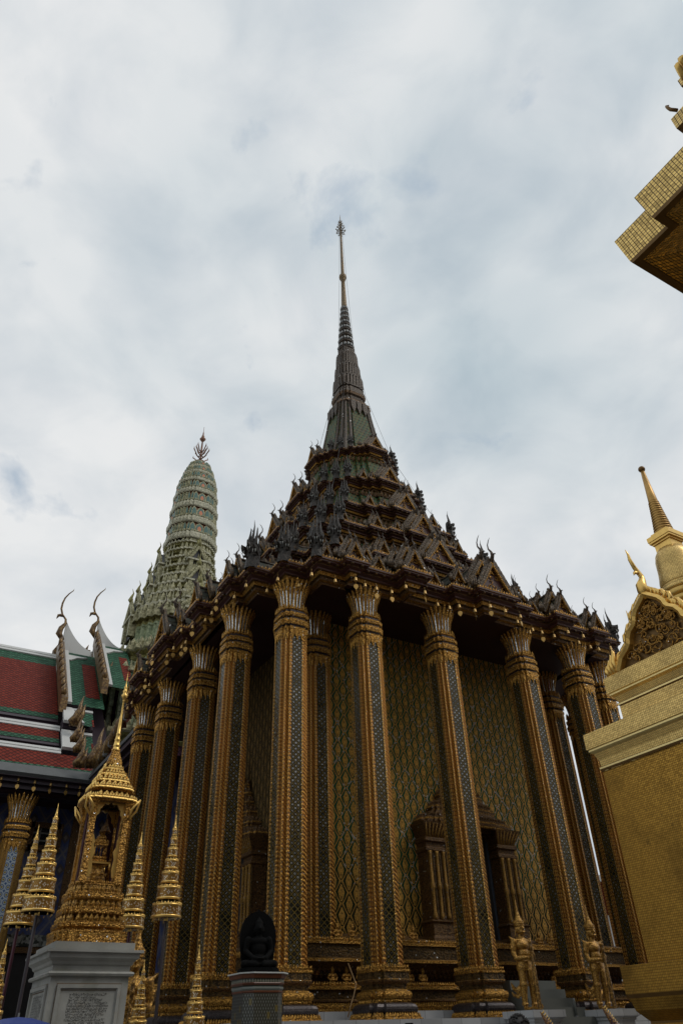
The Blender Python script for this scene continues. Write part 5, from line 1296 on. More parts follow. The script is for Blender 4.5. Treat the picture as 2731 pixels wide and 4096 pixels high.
for sx in (-1, 1):
    for sy in (-1, 1):
        c = MB(); x, y = SX+sx*.205, SY+sy*.205
        c.loft([ring(rect(x-a+sx*o, y-a+sy*o, x+a+sx*o, y+a+sy*o), z) for a, o, z in ((.042, 0, .45), (.042, 0, .50), (.036, 0, .52), (.034, -.002, .88), (.040, -.002, .90), (.034, -.002, .93), (.036, 0, 1.25), (.05, .01, 1.33), (.06, .015, 1.37))], 0)
        for d in (-1, 1):                                            # brackets to the eave
            c.tube([(x+sx*.03, y+sy*.03, 1.18), (x+sx*.07+.04*d*(1), y+sy*.07-.04*d*sx*sy, 1.28), (x+sx*.12, y+sy*.12, 1.40)], [.012, .016, .010], 5, 1)
        for ax in (0, 1):                                            # arch spandrel ornament and foot volute
            q = [(0, 1.36), (.17, 1.36), (.14, 1.335), (.10, 1.345), (.075, 1.30), (.05, 1.27), (.045, 1.22), (.02, 1.20), (0, 1.12)]
            M_ = Matrix.Translation((x-(sx*.03 if ax == 0 else 0), y-(sy*.03 if ax else 0), 0)) @ Matrix.Rotation(pi/2 if ax else 0, 4, 'Z')
            f = -sx if ax == 0 else -sy
            c.prism([(f*a, z) for a, z in q], -.012, .012, 1, M_)
            q = [(0, .52), (.055, .52), (.075, .60), (.06, .72), (.085, .80), (.05, .86), (.05, .93), (.025, .99), (0, .95)]
            c.prism([(f*a*.8, z) for a, z in q], -.010, .010, 1, M_)
        part('post', c, [GOLDB, GOLDS], SHR)
c = MB()
for sx in (-1, 1): c.box((SX+sx*.12, SY+.20, .9), (.10, .012, .86), 0); c.box((SX+sx*.20, SY+.10, .9), (.012, .10, .86), 0)
part('curtain', c, plain('dark_red_curtain', (.045, .008, .014), .8, 0, .3, 6, .2), SHR)
b = MB()
zz = [(1.36, .28, .33), (1.50, .235, .27), (1.60, .185, .215), (1.69, .14, .165), (1.77, .10, .12)]
for k, (z, s0, s1) in enumerate(zz):
    sloft(b, [(s0*.6 if k == 0 else s0*.9, z-.005), (s0, z), (s1, z+.02), (s1*1.02, z+.03), (s1, z+.045), (s0*1.02, z+.055), (s0*.92, z+.075), (s0*.80, z+.10), (s0*.74, z+.13)], [2, 0, 1, 1, 0, 0, 0, 0], True)
    b.spikes([(p.x, p.y) for p in ring(P8, 0, sc_, s1*.98)], z+.045, .045, .035, 1, 0); b.spikes([(p.x, p.y) for p in ring(P8, 0, sc_, s0*.98)], z+.07, .06, .06, 1, 0, thick=.5)
sloft(b, [(.098, 1.86), (.094, 1.90), (.080, 1.95), (.062, 2.0), (.050, 2.05), (.05, 2.08)], 0, True)
b.lathe([(.055, 2.06), (.058, 2.075), (.045, 2.085), (.042, 2.12), (.05, 2.13), (.04, 2.145), (.036, 2.20), (.042, 2.21), (.032, 2.225), (.028, 2.28), (.034, 2.29), (.024, 2.30), (.022, 2.42), (.018, 2.50), (.016, 2.53), (.013, 2.55), (.011, 2.75), (.016, 2.76), (.012, 2.77)], 12, (SX, SY, 0), 1)
b.lathe([(.012, 2.76), (.034, 2.80), (.046, 2.83), (.030, 2.845), (.024, 2.87), (.034, 2.89), (.022, 2.905), (.017, 2.93), (.024, 2.95), (.014, 2.965), (.010, 3.0), (.006, 3.04), (.010, 3.07), (.003, 3.10), (.001, 3.19)], 10, (SX, SY, 0), 1)
part('spire_roof', b, [GOLDB, GOLDS, GOLDD], SHR)
REL = thing('gilded_reliquary', 'little gilded throne on a round stand inside the open shrine', 'reliquary', (SX-.01, SY, .45))
b = MB(); q = (SX-.01, SY, 0)
b.lathe([(.085, .452), (.10, .46), (.115, .50), (.12, .54), (.11, .56), (.118, .575), (.10, .60), (.085, .63), (.09, .66), (.10, .675)], 20, q, 0); b.spikes([(q[0]+.115*cos(2*pi*k/16), q[1]+.115*sin(2*pi*k/16)) for k in range(16)], .56, .04, .03, 0, .01)
part('round_stand', b, [GOLDST], REL)
b = MB(); b.box((q[0], q[1], .695), (.25, .25, .02), 0)
for sx in (-1, 1):
    for sy in (-1, 1): b.tube([(q[0]+sx*.12, q[1]+sy*.12, .69), (q[0]+sx*.125, q[1]+sy*.125, .62)], [.012, .014], 6, 0)
part('table_top', b, GOLDS, REL)
b = MB()
for s, z0_, z1_ in ((.085, .706, .73), (.075, .73, .75), (.082, .75, .77)): b.box((q[0], q[1], (z0_+z1_)/2), (s*2, s*2, z1_-z0_-.001), 0)
for sx in (-1, 0, 1):
    for sy in (-1, 0, 1):
        if sx or sy: b.tube([(q[0]+sx*.068, q[1]+sy*.068, .77), (q[0]+sx*.068, q[1]+sy*.068, .90)], .007, 5, 0)
b.box((q[0], q[1], .905), (.165, .165, .02), 0); b.spikes(rect(q[0]-.08, q[1]-.08, q[0]+.08, q[1]+.08), .915, .05, .03, 0, 0)
b.loft([ring(rect(q[0]-s, q[1]-s, q[0]+s, q[1]+s), z) for s, z in ((.06, .91), (.05, .97), (.055, .98), (.03, 1.03), (.01, 1.12))], 0, cap1=True)
part('throne', b, GOLDB, REL)
HC = thing('hanging_canopy', 'small dark gold conical canopy hanging inside the open shrine', 'canopy', (SX+.02, SY-.02, 1.05))
b = MB(); b.lathe([(.070, 1.05), (.072, 1.065), (.055, 1.08), (.056, 1.09), (.043, 1.105), (.044, 1.115), (.032, 1.13), (.033, 1.14), (.018, 1.165), (.010, 1.21)], 16, (SX+.02, SY-.02, 0)); part('tiers', b, GOLDD, HC)
b = MB(); b.tube([(SX+.02, SY-.02, 1.2), (SX+.02, SY-.02, 1.37)], .006, 5); part('cord', b, GOLDD, HC)

# ---------------------------------------------------------------- tiered ceremonial umbrellas
def lattice_gold():
    m = Mat('pierced_gilt_lattice', .36, .65); u, v = m.uv(); x = (u/.022+v/.026); y = (u/.022-v/.026)
    a = (x.fr()-.5).abs(); b = (y.fr()-.5).abs(); hole = a.max(b).lt(.30); id_ = m.white(x.fl(), y.fl())
    c = m.mix(m.voro(150.), (.52, .28, .06), (.20, .10, .02)); c = m.mix(hole, c, (.16, .085, .02)); c = m.mix(hole*id_.gt(.62), c, (.70, .70, .62))
    m.col(c); m.bump(1-hole, .8, .006); return m.m
LATT = lattice_gold()
PLUM = plain('plum_lacquer_pole', (.085, .022, .035), .4, 0, .25, 4, .05)
GREYP = plain('grey_lacquer_pole', (.06, .05, .055), .4, 0, .25, 4, .05)
TI = [(0, .13, .150), (.165, .288, .119), (.318, .425, .091), (.452, .542, .070), (.57, .655, .053), (.682, .752, .036), (.785, .845, .0265)]
UT = []
for z0_, z1_, r in TI:
    b = MB(); h2 = z1_-z0_
    b.lathe([(r*.97, 0), (r*1.02, .004), (r*1.02, h2*.16), (r*.985, h2*.19)], 28, mat=1); b.lathe([(r*.98, h2*.19), (r*.955, h2*.82)], 28, mat=0, smooth=False)
    b.lathe([(r*.955, h2*.80), (r*.99, h2*.83), (r*.99, h2*.95), (r*.94, h2*.97), (r*.25, h2*.99)], 28, mat=1); b.lathe([(r*.93, h2*.9), (r*.95, .002), (r*.97, 0)], 28, mat=2)
    pg = [(r*.96*cos(2*pi*k/28), r*.96*sin(2*pi*k/28)) for k in range(28)]
    b.spikes(pg, h2*.95, .016, r*2*pi/40, 1, 0, thick=.3)
    for k in range(10):
        a = 2*pi*k/10; b.lathe([(.001, .0), (.0035, -.012), (.006, -.020), (.002, -.028)], 5, (r*.9*cos(a), r*.9*sin(a), 0), 1)
    UT.append((z0_, b.mesh('tier', [LATT, GOLDS, plain('umbrella_lining', (.03, .02, .02), .7) if 'umbrella_lining' not in bpy.data.materials else bpy.data.materials['umbrella_lining']])))
b = MB(); b.lathe([(.012, .84), (.022, .85), (.018, .865), (.012, .875), (.016, .885), (.010, .90), (.007, .93), (.0035, .96), (.0008, 1.0)], 10); UFIN = b.mesh('finial', [GOLDS])
def umbrella(top, bot, D, label, grey=False):
    pt = atd(*top, D); pb = atd(*bot, D); s = pt.z-pb.z
    base = Vector((pt.x*.35+pb.x*.65, pt.y*.35+pb.y*.65, pb.z))
    t = thing('tiered_umbrella', label, 'ceremonial umbrella', base, 0, 'gilt tiered umbrellas around the shrine'); t.scale = (s, s, s)
    for z0_, me in UT: link('tier', me, t, (0, 0, z0_), random.random())
    link('finial', UFIN, t)
    b = MB(); b.lathe([(.017, (GROUND-base.z)/s), (.016, -.02), (.014, .84)], 10, mat=0); b.lathe([(.024, -.02), (.024, .012)], 10, mat=1)
    link('pole', b.mesh('pole', [GREYP if grey else PLUM, GOLDS]), t); return t
umbrella((225, 3211), (157, 3652), 9.0, 'tall seven-tiered gilt umbrella on a grey pole just left of the marble pedestal', True)
umbrella((161, 3298), (73, 3705), 10.2, 'gilt tiered umbrella on a plum pole standing behind and left of the tallest one')
umbrella((554, 3325), (529, 3718), 11.3, 'gilt tiered umbrella half hidden by the right side of the shrine')
umbrella((707, 3258), (664, 3675), 9.8, 'gilt tiered umbrella on a dark pole right of the shrine, before the temple columns', True)
umbrella((33, 3753), (-58, 4175), 9.4, 'low gilt tiered umbrella cut off by the left edge of the photo')
umbrella((573, 3835), (545, 4190), 11.0, 'low gilt tiered umbrella rising behind the right edge of the marble pedestal')
umbrella((805, 3776), (765, 4195), 9.6, 'low gilt tiered umbrella left of the mosaic pedestal with the black statue')

# ---------------------------------------------------------------- mosaic pedestal with the black seated statue
def mosaic_body():
    m = Mat('diamond_mosaic', .3, .1); u, v = m.uv(); x = (u/.055).fr()-.5; y = (v/.068).fr()-.5; dA = x.abs()+y.abs(); d = dA.min(1-dA); n = m.white((u/.055).fl(), (v/.068).fl())
    c = m.mix(d.gt(.37), (.10, .105, .09), (.022, .019, .009)); c = m.mix(d.lt(.15), c, (.20, .205, .19)); c = m.mix(n.gt(.93)*.6, c, (.22, .16, .03)); m.col(c); m.bump(d, .3, .003); return m.m
MPO = Vector((-1.99, -3.95, GROUND))
MP = thing('mosaic_pedestal', 'square mosaic pedestal with white slab top carrying the black statue', 'pedestal', MPO)
oct_ = lambda s: [(s, -.62*s), (s, .62*s), (.62*s, s), (-.62*s, s), (-s, .62*s), (-s, -.62*s), (-.62*s, -s), (.62*s, -s)]
def oring(s, z): return [Vector((MPO.x+x*s, MPO.y+y*s, z)) for x, y in oct_(1.0)]
b = MB(); zt = -.385
b.loft([oring(s, z) for s, z in ((.42, GROUND), (.42, -2.1), (.36, -2.0), (.31, -1.95), (.30, -1.06), (.305, -1.01), (.32, -.99), (.325, -.975), (.32, -.96), (.27, -.955), (.265, -.60), (.275, -.59), (.275, -.575), (.27, -.57), (.28, -.555), (.28, -.535), (.27, -.53), (.275, -.52), (.29, -.50), (.285, -.49), (.285, -.45), (.30, -.445), (.31, -.40))],
       [0, 0, 0, 0, 0, 3, 3, 3, 0, 0, 1, 1, 2, 3, 3, 2, 2, 1, 1, 2, 1, 1])
part('pedestal_body', b, [mosaic_body(), plain('orange_glazed_band', (.14, .045, .018), .4, 0, .4, 12, .2), plain('dark_green_band', (.035, .045, .035), .4), plain('pale_glazed_band', (.20, .22, .20), .3, 0, .25, 14, .1)], MP)
b = MB(); b.spikes([(p.x, p.y) for p in oring(.284, 0)], -.492, .045, .035, 0, 0, thick=.15); tag(part('triangle_row', b, plain('pale_mosaic_triangle', (.22, .22, .17), .4), MP), kind='stuff')
b = MB(); b.loft([oring(s, z) for s, z in ((.30, -.40), (.33, -.399), (.33, zt), (.2, zt))], 0, cap1=True); part('slab', b, plain('white_slab', (.55, .57, .55), .4, 0, .15, 8, .05), MP)
BLACK = plain('black_bronze', (.005, .005, .005), .8, 0, .3, 6, .2, spec=.08)
ST = thing('seated_statue', 'black stone statue seated cross-legged before a rounded backplate', 'statue', (MPO.x, MPO.y, zt))
q = Vector((0, 0, 0)); m = MB()
m.ell((0, -.02, .10), (.17, .12, .05)); 
for sx in (-1, 1):
    limb(m, [Vector((sx*.07, .02, .11)), Vector((sx*.19, -.06, .10)), Vector((sx*.05, -.12, .095))], [.06, .05, .04])
    limb(m, [Vector((sx*.135, .03, .375)), Vector((sx*.165, .02, .25)), Vector((sx*.08, -.09, .165)), Vector((0, -.115, .155))], [.048, .038, .03, .024])
m.ell((0, .03, .16), (.11, .08, .08)); m.ell((0, .03, .27), (.105, .07, .11)); m.ell((0, .03, .36), (.13, .065, .06)); limb(m, [Vector((0, .025, .39)), Vector((0, .02, .45))], [.042, .04])
m.ell((0, .015, .505), (.06, .066, .078)); m.ell((0, .03, .57), (.055, .055, .04)); m.ell((0, .03, .605), (.028, .028, .03)); m.tube([(0, .03, .61), (0, .03, .66)], [.016, .003], 8)
m.tube([(0, -.045, .53), (0, -.062, .50), (0, -.05, .492)], [.01, .015, .01], 6)
for sx in (-1, 1): m.ell((sx*.062, .02, .49), (.012, .018, .04))
for sx in (-1, 1): hand(m, (sx*.05, -.10, .16), (-sx, -.25, 0), (0, .1, 1), .7, .2, sx)
link('figure', fused('figure', m, BLACK, .009), ST, rz=-.25)
b = MB()
for s, z0_, z1_ in ((.265, 0, .02), (.25, .02, .045), (.235, .045, .06)): b.loft([ring([(x*s*1.0, y*s*.78) for x, y in oct_(1)], z) for z in (z0_+.0005, z1_)], 0, cap0=True, cap1=True)
link('throne_base', b.mesh('throne_base', [BLACK]), ST, rz=-.25)
b = MB(); hp = [(.19, .04), (.215, .2), (.235, .34), (.238, .44), (.225, .53), (.19, .61), (.13, .675), (.06, .71), (.02, .72), (0, .745)]
b.prism([(x, z) for x, z in hp][::-1]+[(-x, z) for x, z in hp[:-1]], .075, .13, 0)
link('backplate', b.mesh('backplate', [BLACK]), ST, rz=-.25)

# ---------------------------------------------------------------- guardian statues at the stair
def guardian_body():
    m = MB()
    for sx in (-1, 1):
        limb(m, [Vector((sx*.085, .0, .74)), Vector((sx*.115, -.01, .42)), Vector((sx*.12, .015, .24)), Vector((sx*.12, .02, .07))], [.098, .072, .062, .046])
        m.ell((sx*.125, -.05, .03), (.048, .115, .032)); m.tube([(sx*.125, -.14, .03), (sx*.125, -.185, .05), (sx*.125, -.19, .09), (sx*.125, -.165, .115)], [.03, .024, .014, .003], 8)
        m.lathe([(.07, .09), (.066, .12), (.055, .13)], 12, (sx*.12, .02, 0)); m.lathe([(.086, .40), (.09, .43), (.08, .46)], 12, (sx*.115, -.01, 0))
        m.tube([(sx*.12, .05, .40), (sx*.19, .12, .33), (sx*.25, .15, .38), (sx*.30, .17, .50)], [.05, .06, .045, .004], 8, flat=.4)
        m.tube([(sx*.12, .06, .34), (sx*.18, .14, .24), (sx*.25, .17, .26), (sx*.30, .19, .34)], [.05, .055, .04, .004], 8, flat=.4)
        limb(m, [Vector((sx*.20, .01, 1.16)), Vector((sx*.235, .02, .98)), Vector((sx*.225, -.02, .87)), Vector((sx*.12, -.15, .90+.03*sx)), Vector((sx*.05, -.195, .915+.045*sx))], [.066, .056, .05, .042, .034])
        m.tube([(sx*.235, .0, 1.02), (sx*.28, .0, 1.04), (sx*.31, .0, 1.10)], [.03, .022, .003], 6)
        m.tube([(sx*.19, .01, 1.20), (sx*.26, .02, 1.215), (sx*.30, .03, 1.26)], [.03, .024, .003], 6)
        hand(m, (sx*.075, -.185, .915+.045*sx), (-sx*.9, -.35, .0), (0, -.8, .3), 1.0, 1.0, sx)
    m.ell((0, 0, .80), (.15, .115, .12)); m.ell((0, .0, .95), (.135, .105, .14)); m.ell((0, .0, 1.10), (.165, .11, .13)); m.ell((0, .01, 1.18), (.19, .085, .06)); m.ell((0, -.05, 1.1), (.12, .07, .08))
    limb(m, [Vector((0, .01, 1.2)), Vector((0, .0, 1.30))], [.065, .058])
    m.loft([[Vector((s*cos(2*pi*k/20)*1.15, s*.82*sin(2*pi*k/20), z)) for k in range(20)] for s, z in ((.13, .85), (.155, .82), (.175, .72), (.165, .66))], 0, cap0=True, cap1=True)
    m.tube([(0, -.11, .78), (0, -.14, .66), (0, -.13, .52), (0, -.12, .44)], [.07, .06, .05, .01], 8, flat=.4)
    m.ell((0, -.005, 1.385), (.088, .098, .115)); m.ell((0, -.06, 1.335), (.062, .05, .045))
    m.tube([(0, -.09, 1.43), (0, -.125, 1.385), (0, -.10, 1.375)], [.014, .024, .016], 8)
    for sx in (-1, 1):
        m.ell((sx*.037, -.086, 1.415), (.024, .018, .018)); m.tube([(sx*.012, -.105, 1.445), (sx*.045, -.10, 1.455), (sx*.075, -.075, 1.44)], [.010, .013, .007], 6)
        m.ell((sx*.092, .01, 1.385), (.016, .03, .045)); m.tube([(sx*.10, .015, 1.36), (sx*.115, .02, 1.28), (sx*.10, .02, 1.22)], [.014, .016, .004], 6)
        m.tube([(sx*.03, -.105, 1.33), (sx*.042, -.115, 1.35), (sx*.045, -.112, 1.37)], [.008, .007, .002], 5)
    m.tube([(-.045, -.10, 1.335), (0, -.118, 1.325), (.045, -.10, 1.335)], [.010, .014, .010], 6)
    return fused('body', m, GOLDST, .0095, 2)
GB = guardian_body()
b = MB(); b.lathe([(.105, 1.44), (.108, 1.455), (.10, 1.465), (.108, 1.475), (.108, 1.505), (.098, 1.515), (.09, 1.53), (.094, 1.545), (.078, 1.56), (.066, 1.58), (.070, 1.595), (.054, 1.61), (.044, 1.64), (.047, 1.65), (.034, 1.665), (.024, 1.73), (.014, 1.82), (.003, 1.93)], 18)
b.spikes([(.104*cos(2*pi*k/18), .104*sin(2*pi*k/18)) for k in range(18)], 1.505, .035, .03, 0, .0); GCR = b.mesh('crown', [GOLDST])
b = MB(); b.lathe([(.034, .0), (.040, .03), (.045, .2), (.045, .42), (.042, .62), (.034, .74), (.028, .80), (.032, .82), (.024, .84), (.024, 1.02), (.034, 1.03), (.036, 1.06), (.026, 1.075), (.032, 1.10), (.024, 1.12), (.028, 1.14), (.016, 1.16), (.010, 1.19), (.002, 1.21)], 12)
GCL = b.mesh('club', [carved('banded_gilt_club', (.42, .23, .05), (.04, .018, .006), fine=24, rough=.4, metal=.5)])
b = MB()
for k, z in enumerate((1.02, 1.10, 1.18)):
    b.lathe([(.20-.03*k, z), (.215-.03*k, z+.02), (.20-.03*k, z+.035)], 20, mat=0)
for k in range(3): pass
GCO = None
def guardian(x, y, rz, z, label, s=1.0):
    t = thing('guardian_statue', label, 'statue', (x, y, z), rz, 'gilded guardian statues'); t.scale = (s, s, s)
    link('body', GB, t); link('crown', GCR, t); c = link('club', GCL, t, (0.0, -.245, .0)); return t
for x, lab, rz in ((5.12, 'left gilded guardian statue gripping a club, in front of the dark temple doorway', .0), (7.13, 'right gilded guardian statue gripping a club, between stair and golden stupa wall', .0)):
    pd = thing('statue_plinth', ('left' if x < 6 else 'right')+' white marble plinth under a gilded guardian statue beside the steps', 'plinth', (x, -1.15, GROUND))
    b = MB(); pr = rect(x-.36, -1.55, x+.36, -.78); b.loft([ring(off(pr, o), z) for o, z in ((.14, GROUND), (.14, -1.15), (.06, -1.05), (-.03, -1.0), (-.03, -.92), (.0, -.90), (.0, -.87), (.05, -.84), (.05, -.725))], 0, cap1=True); part('plinth_body', b, MARBLET, pd)
    guardian(x, -1.12, rz, -.725, lab, .99)
p = atd(515, 4096, 11.6)
guardian(p.x, p.y, -.3, p.z-.72, 'gilded standing statue mostly hidden behind the right side of the marble pedestal', 1.0)

# small seated figures along the plinth
m = MB()
for sx in (-1, 1):
    limb(m, [Vector((sx*.03, .0, .045)), Vector((sx*.10, -.03, .04)), Vector((sx*.02, -.065, .035))], [.035, .032, .024], 8)
    limb(m, [Vector((sx*.068, .0, .205)), Vector((sx*.10, .0, .14)), Vector((sx*.06, -.05, .105)), Vector((sx*.012, -.07, .11))], [.026, .022, .018, .014], 8)
m.ell((0, 0, .05), (.075, .055, .04)); m.ell((0, 0, .12), (.055, .042, .07)); m.ell((0, 0, .19), (.068, .04, .04)); limb(m, [Vector((0, 0, .21)), Vector((0, 0, .245))], [.024, .024], 8); m.ell((0, -.005, .27), (.035, .038, .042))
m.lathe([(.04, .285), (.042, .295), (.034, .305), (.026, .325), (.028, .333), (.016, .345), (.010, .38), (.001, .44)], 10)
SFIG = fused('seated_figure', m, GOLDB, .0085, 1)
FP = []
for x in (2.05, 2.38, 2.72, 3.3, 3.62, 3.95, 4.3, 8.15, 8.45, 8.78, 9.15): FP.append((x, y0-.50, -.202, 0, 'lower'))
for x in (2.25, 2.62, 3.0, 3.85, 4.2, 7.95, 8.3, 8.65): FP.append((x, y0-.40, .595, 0, 'upper'))
FP.append((x0-.42, 4.05, .595, -pi/2, 'upper'))
nu = {'upper': 0, 'lower': 0}
for x, y, z, rz, lv in FP:
    nu[lv] += 1
    o = link('seated_figure', SFIG, None, (x, y, z), rz)
    tag(o, ('small gilded seated figure on the %s plinth ledge, %s from the near corner' % (lv, ORD(nu[lv]))) if rz == 0 else 'small gilded seated figure alone beside the door left of the black statue', 'figurine', 'seated figures on the temple plinth')

# naga heads ending the stair balustrades
NG = carved('coloured_naga_glass', (.42, .22, .05), (.05, .03, .08), fine=30, rough=.35, metal=.4, spark=.12)
for px, py, lab in ((2158, 4046, 'gilt naga horn curling up beside the left guardian statue'), (2404, 4026, 'gilt naga horn curling up in front of the right guardian statue')):
    tip = aty(px, py, -2.2); t = thing('naga_balustrade', lab, 'naga ornament', (tip.x, tip.y, GROUND))
    b = MB(); T_ = lambda dx, dy, dz: tip+Vector((dx, dy, dz))
    b.tube([T_(0, 0, 0), T_(.03, -.01, -.05), T_(.07, -.03, -.12), T_(.13, -.06, -.22), T_(.19, -.10, -.34), T_(.20, -.2, -.5), T_(.12, -.25, -.7), T_(.05, -.1, -.95), T_(.05, .3, -1.1), T_(.05, .8, -.9)], [.003, .02, .035, .055, .075, .10, .11, .12, .13, .13], 10)
    part('naga_body', b, NG, t)
    b = MB()
    for k in range(9): q = T_(.03+.022*k, -.02-.011*k, -.03-.036*k); b.tube([q, q+Vector((.035, 0, .02)), q+Vector((.05, 0, .055))], [.018, .012, .002], 5)
    part('crest', b, GOLDS, t)
t = thing('marker_post', 'thin clear grey post on the marble steps between the guardian statues', 'post', aty(1950+.3189*1115, 3500+.3189*1780, -.95))
b = MB(); b.lathe([(.022, 0), (.022, .28), (.012, .31)], 10); link('post_body', b.mesh('post_body', [plain('grey_acrylic', (.12, .13, .12), .25)]), t)
b = MB(); b.lathe([(.04, -.01), (.04, .012), (.022, .02)], 12); link('post_foot', b.mesh('post_foot', [GUTTER]), t)

# ---------------------------------------------------------------- people at the foot of the picture
SKIN = plain('skin', (.42, .24, .16), .5, 0, .1, 10, .05); HAIR = plain('dark_hair', (.018, .015, .014), .6, 0, .3, 60, .4, 150)
def person(x, y, h, rz, label, shirt, raised=False):
    k = h/1.72; t = thing('person', label, 'person', (x, y, GROUND), rz); t.scale = (k, k, k); m = MB()
    m.ell((0, 0, 1.60), (.075, .095, .115)); m.ell((0, -.035, 1.545), (.055, .055, .05)); m.tube([(0, -.088, 1.62), (0, -.112, 1.585), (0, -.09, 1.578)], [.010, .016, .012], 8)
    for s in (-1, 1):
        m.ell((s*.078, .005, 1.595), (.012, .022, .034)); m.ell((s*.03, -.082, 1.615), (.016, .012, .010))
    m.tube([(-.025, -.09, 1.548), (0, -.098, 1.545), (.025, -.09, 1.548)], [.006, .009, .006], 6)
    limb(m, [Vector((0, .01, 1.42)), Vector((0, .0, 1.53))], [.06, .056])
    m.ell((0, .01, 1.30), (.16, .10, .14)); m.ell((0, .01, 1.10), (.14, .095, .16)); m.ell((0, .01, .95), (.155, .11, .11))
    for s in (-1, 1):
        limb(m, [Vector((s*.085, .01, .90)), Vector((s*.09, -.01, .50)), Vector((s*.09, .02, .09))], [.085, .058, .042]); m.ell((s*.09, -.05, .035), (.045, .12, .035))
        if raised and s > 0:
            limb(m, [Vector((.185, .0, 1.39)), Vector((.27, -.12, 1.58)), Vector((.22, -.20, 1.83))], [.052, .042, .032]); hand(m, (.215, -.21, 1.85), (-.1, -.25, 1), (.4, -1, -.2), 1.0, .45, 1)
        else:
            limb(m, [Vector((s*.19, .01, 1.38)), Vector((s*.235, .03, 1.12)), Vector((s*.225, -.04, .88))], [.052, .042, .032]); hand(m, (s*.225, -.045, .86), (0, -.15, -1), (s, 0, 0), 1.0, .3, s)
    link('body', fused('body', m, SKIN, .0095, 2), t)
    c = MB(); c.loft([[Vector((a*cos(2*pi*j/20), b_*sin(2*pi*j/20)+.01, z)) for j in range(20)] for a, b_, z in ((.175, .125, .82), (.17, .12, 1.0), (.165, .115, 1.15), (.19, .125, 1.30), (.20, .11, 1.39), (.13, .09, 1.45), (.075, .072, 1.47))], 0)
    for s in (-1, 1):
        pts = [(.185, .0, 1.39), (.235, -.065, 1.50)] if raised and s > 0 else [(s*.18, .01, 1.40), (s*.225, .02, 1.2)]
        c.tube(pts, [.075, .068], 12)
    link('shirt', c.mesh('shirt', [shirt]), t)
    c = MB(); c.loft([[Vector((a*cos(2*pi*j/20), b_*sin(2*pi*j/20)+.01, z)) for j in range(20)] for a, b_, z in ((.17, .122, .98), (.175, .125, .88), (.17, .12, .80))], 0)
    for s in (-1, 1): c.tube([(s*.088, .01, .86), (s*.09, 0, .5), (s*.09, .02, .10)], [.10, .082, .07], 12)
    link('trousers', c.mesh('trousers', [plain('dark_trousers', (.03, .035, .05), .8) if 'dark_trousers' not in bpy.data.materials else bpy.data.materials['dark_trousers']]), t)
    c = MB(); rr = random.Random(2)
    c.ell((0, .018, 1.635), (.088, .100, .095), 0, None, 20, 12)
    for j in range(60):
        a = rr.uniform(0, 6.28); e = rr.uniform(.3, 1.5); d = Vector((cos(a)*cos(e), sin(a)*cos(e), sin(e)))
        p = Vector((0, .018, 1.635))+Vector((d.x*.086, d.y*.098, d.z*.093)); c.tube([p, p+d*.012+Vector((.006*cos(a+1), .006*sin(a+1), 0)), p+d*.014-Vector((0, 0, .012))], [.012, .010, .003], 5)
    link('hair', c.mesh('hair', [HAIR]), t); return t
p = atd(2068, 4066, 8.0)
person(p.x, p.y, p.z-GROUND, -.75, 'person with short dark hair whose head just enters the bottom edge near the guardians', plain('grey_shirt', (.10, .11, .13), .8))
p = atd(1652, 4083, 7.0)
pe = person(p.x-.06, p.y+.12, 1.66, -.5, 'person below the picture edge raising one hand with a dark phone', plain('white_shirt', (.45, .45, .45), .8), True)
tgt = p; hp = pe.matrix_basis @ Vector((.20, -.24, 1.95)); pe.location += Vector((tgt.x-hp.x, tgt.y-hp.y, 0))
sc_k = pe.scale[0]; want = (tgt.z-GROUND)/2.02; pe.scale = (want, want, want)
b = MB(); b.box((.185, -.285, 1.93), (.075, .009, .15), 0, None); ph = link('phone', b.mesh('phone', [plain('phone_black', (.012, .012, .014), .25)]), None)
ph.matrix_world = Matrix.LocRotScale(pe.location, pe.rotation_euler, pe.scale); tag(ph, 'dark phone held up by the raised hand at the bottom edge', 'phone')
# blue parasol at the lower left
p = atd(75, 4068, 8.2)
t = thing('parasol', 'blue fabric parasol whose round top shows at the lower left edge', 'parasol', (p.x, p.y, GROUND))
b = MB(); n = 16; prf = [(.001, .0), (.12, -.012), (.26, -.05), (.38, -.11), (.46, -.18), (.50, -.24)]
b.loft([[Vector((p.x+r*(1+.02*(k % 2))*cos(2*pi*k/n), p.y+r*(1+.02*(k % 2))*sin(2*pi*k/n), p.z+z)) for k in range(n)] for r, z in prf], 0); part('canopy', b, plain('blue_nylon', (.010, .035, .20), .55, 0, .15, 3, .1), t)
b = MB(); b.tube([(p.x, p.y, p.z+.03), (p.x, p.y, GROUND+.9)], .008, 6); b.tube([(p.x, p.y, GROUND+.9), (p.x, p.y, GROUND)], .012, 6); part('shaft', b, GUTTER, t)
# pigeon, floodlight, cord, far roofs
p = aty(240, 2622, YR); t = thing('pigeon', 'dark pigeon perched on the white roof ridge at the left', 'bird', p, .4)
m = MB(); m.ell((0, 0, .16), (.17, .09, .10), 0, Matrix.Rotation(-.5, 4, 'Y')); m.ell((-.13, 0, .32), (.06, .055, .06)); limb(m, [Vector((-.08, 0, .22)), Vector((-.13, 0, .31))], [.075, .05]); m.tube([(-.18, 0, .32), (-.23, 0, .31)], [.02, .004], 6); m.tube([(.1, 0, .13), (.3, 0, .03)], [.07, .03], 8, flat=.5)
for s in (-1, 1): m.tube([(0, s*.03, .08), (-.02, s*.03, -.14)], .012, 5)
link('body', fused('body', m, plain('pigeon_grey', (.045, .048, .055), .7, 0, .3, 12, .1), .012, 1), t)
p = atx(520, 2985, XW+.62); t = thing('floodlight', 'grey floodlight mounted under the wing eave above the shrine', 'lamp', p)
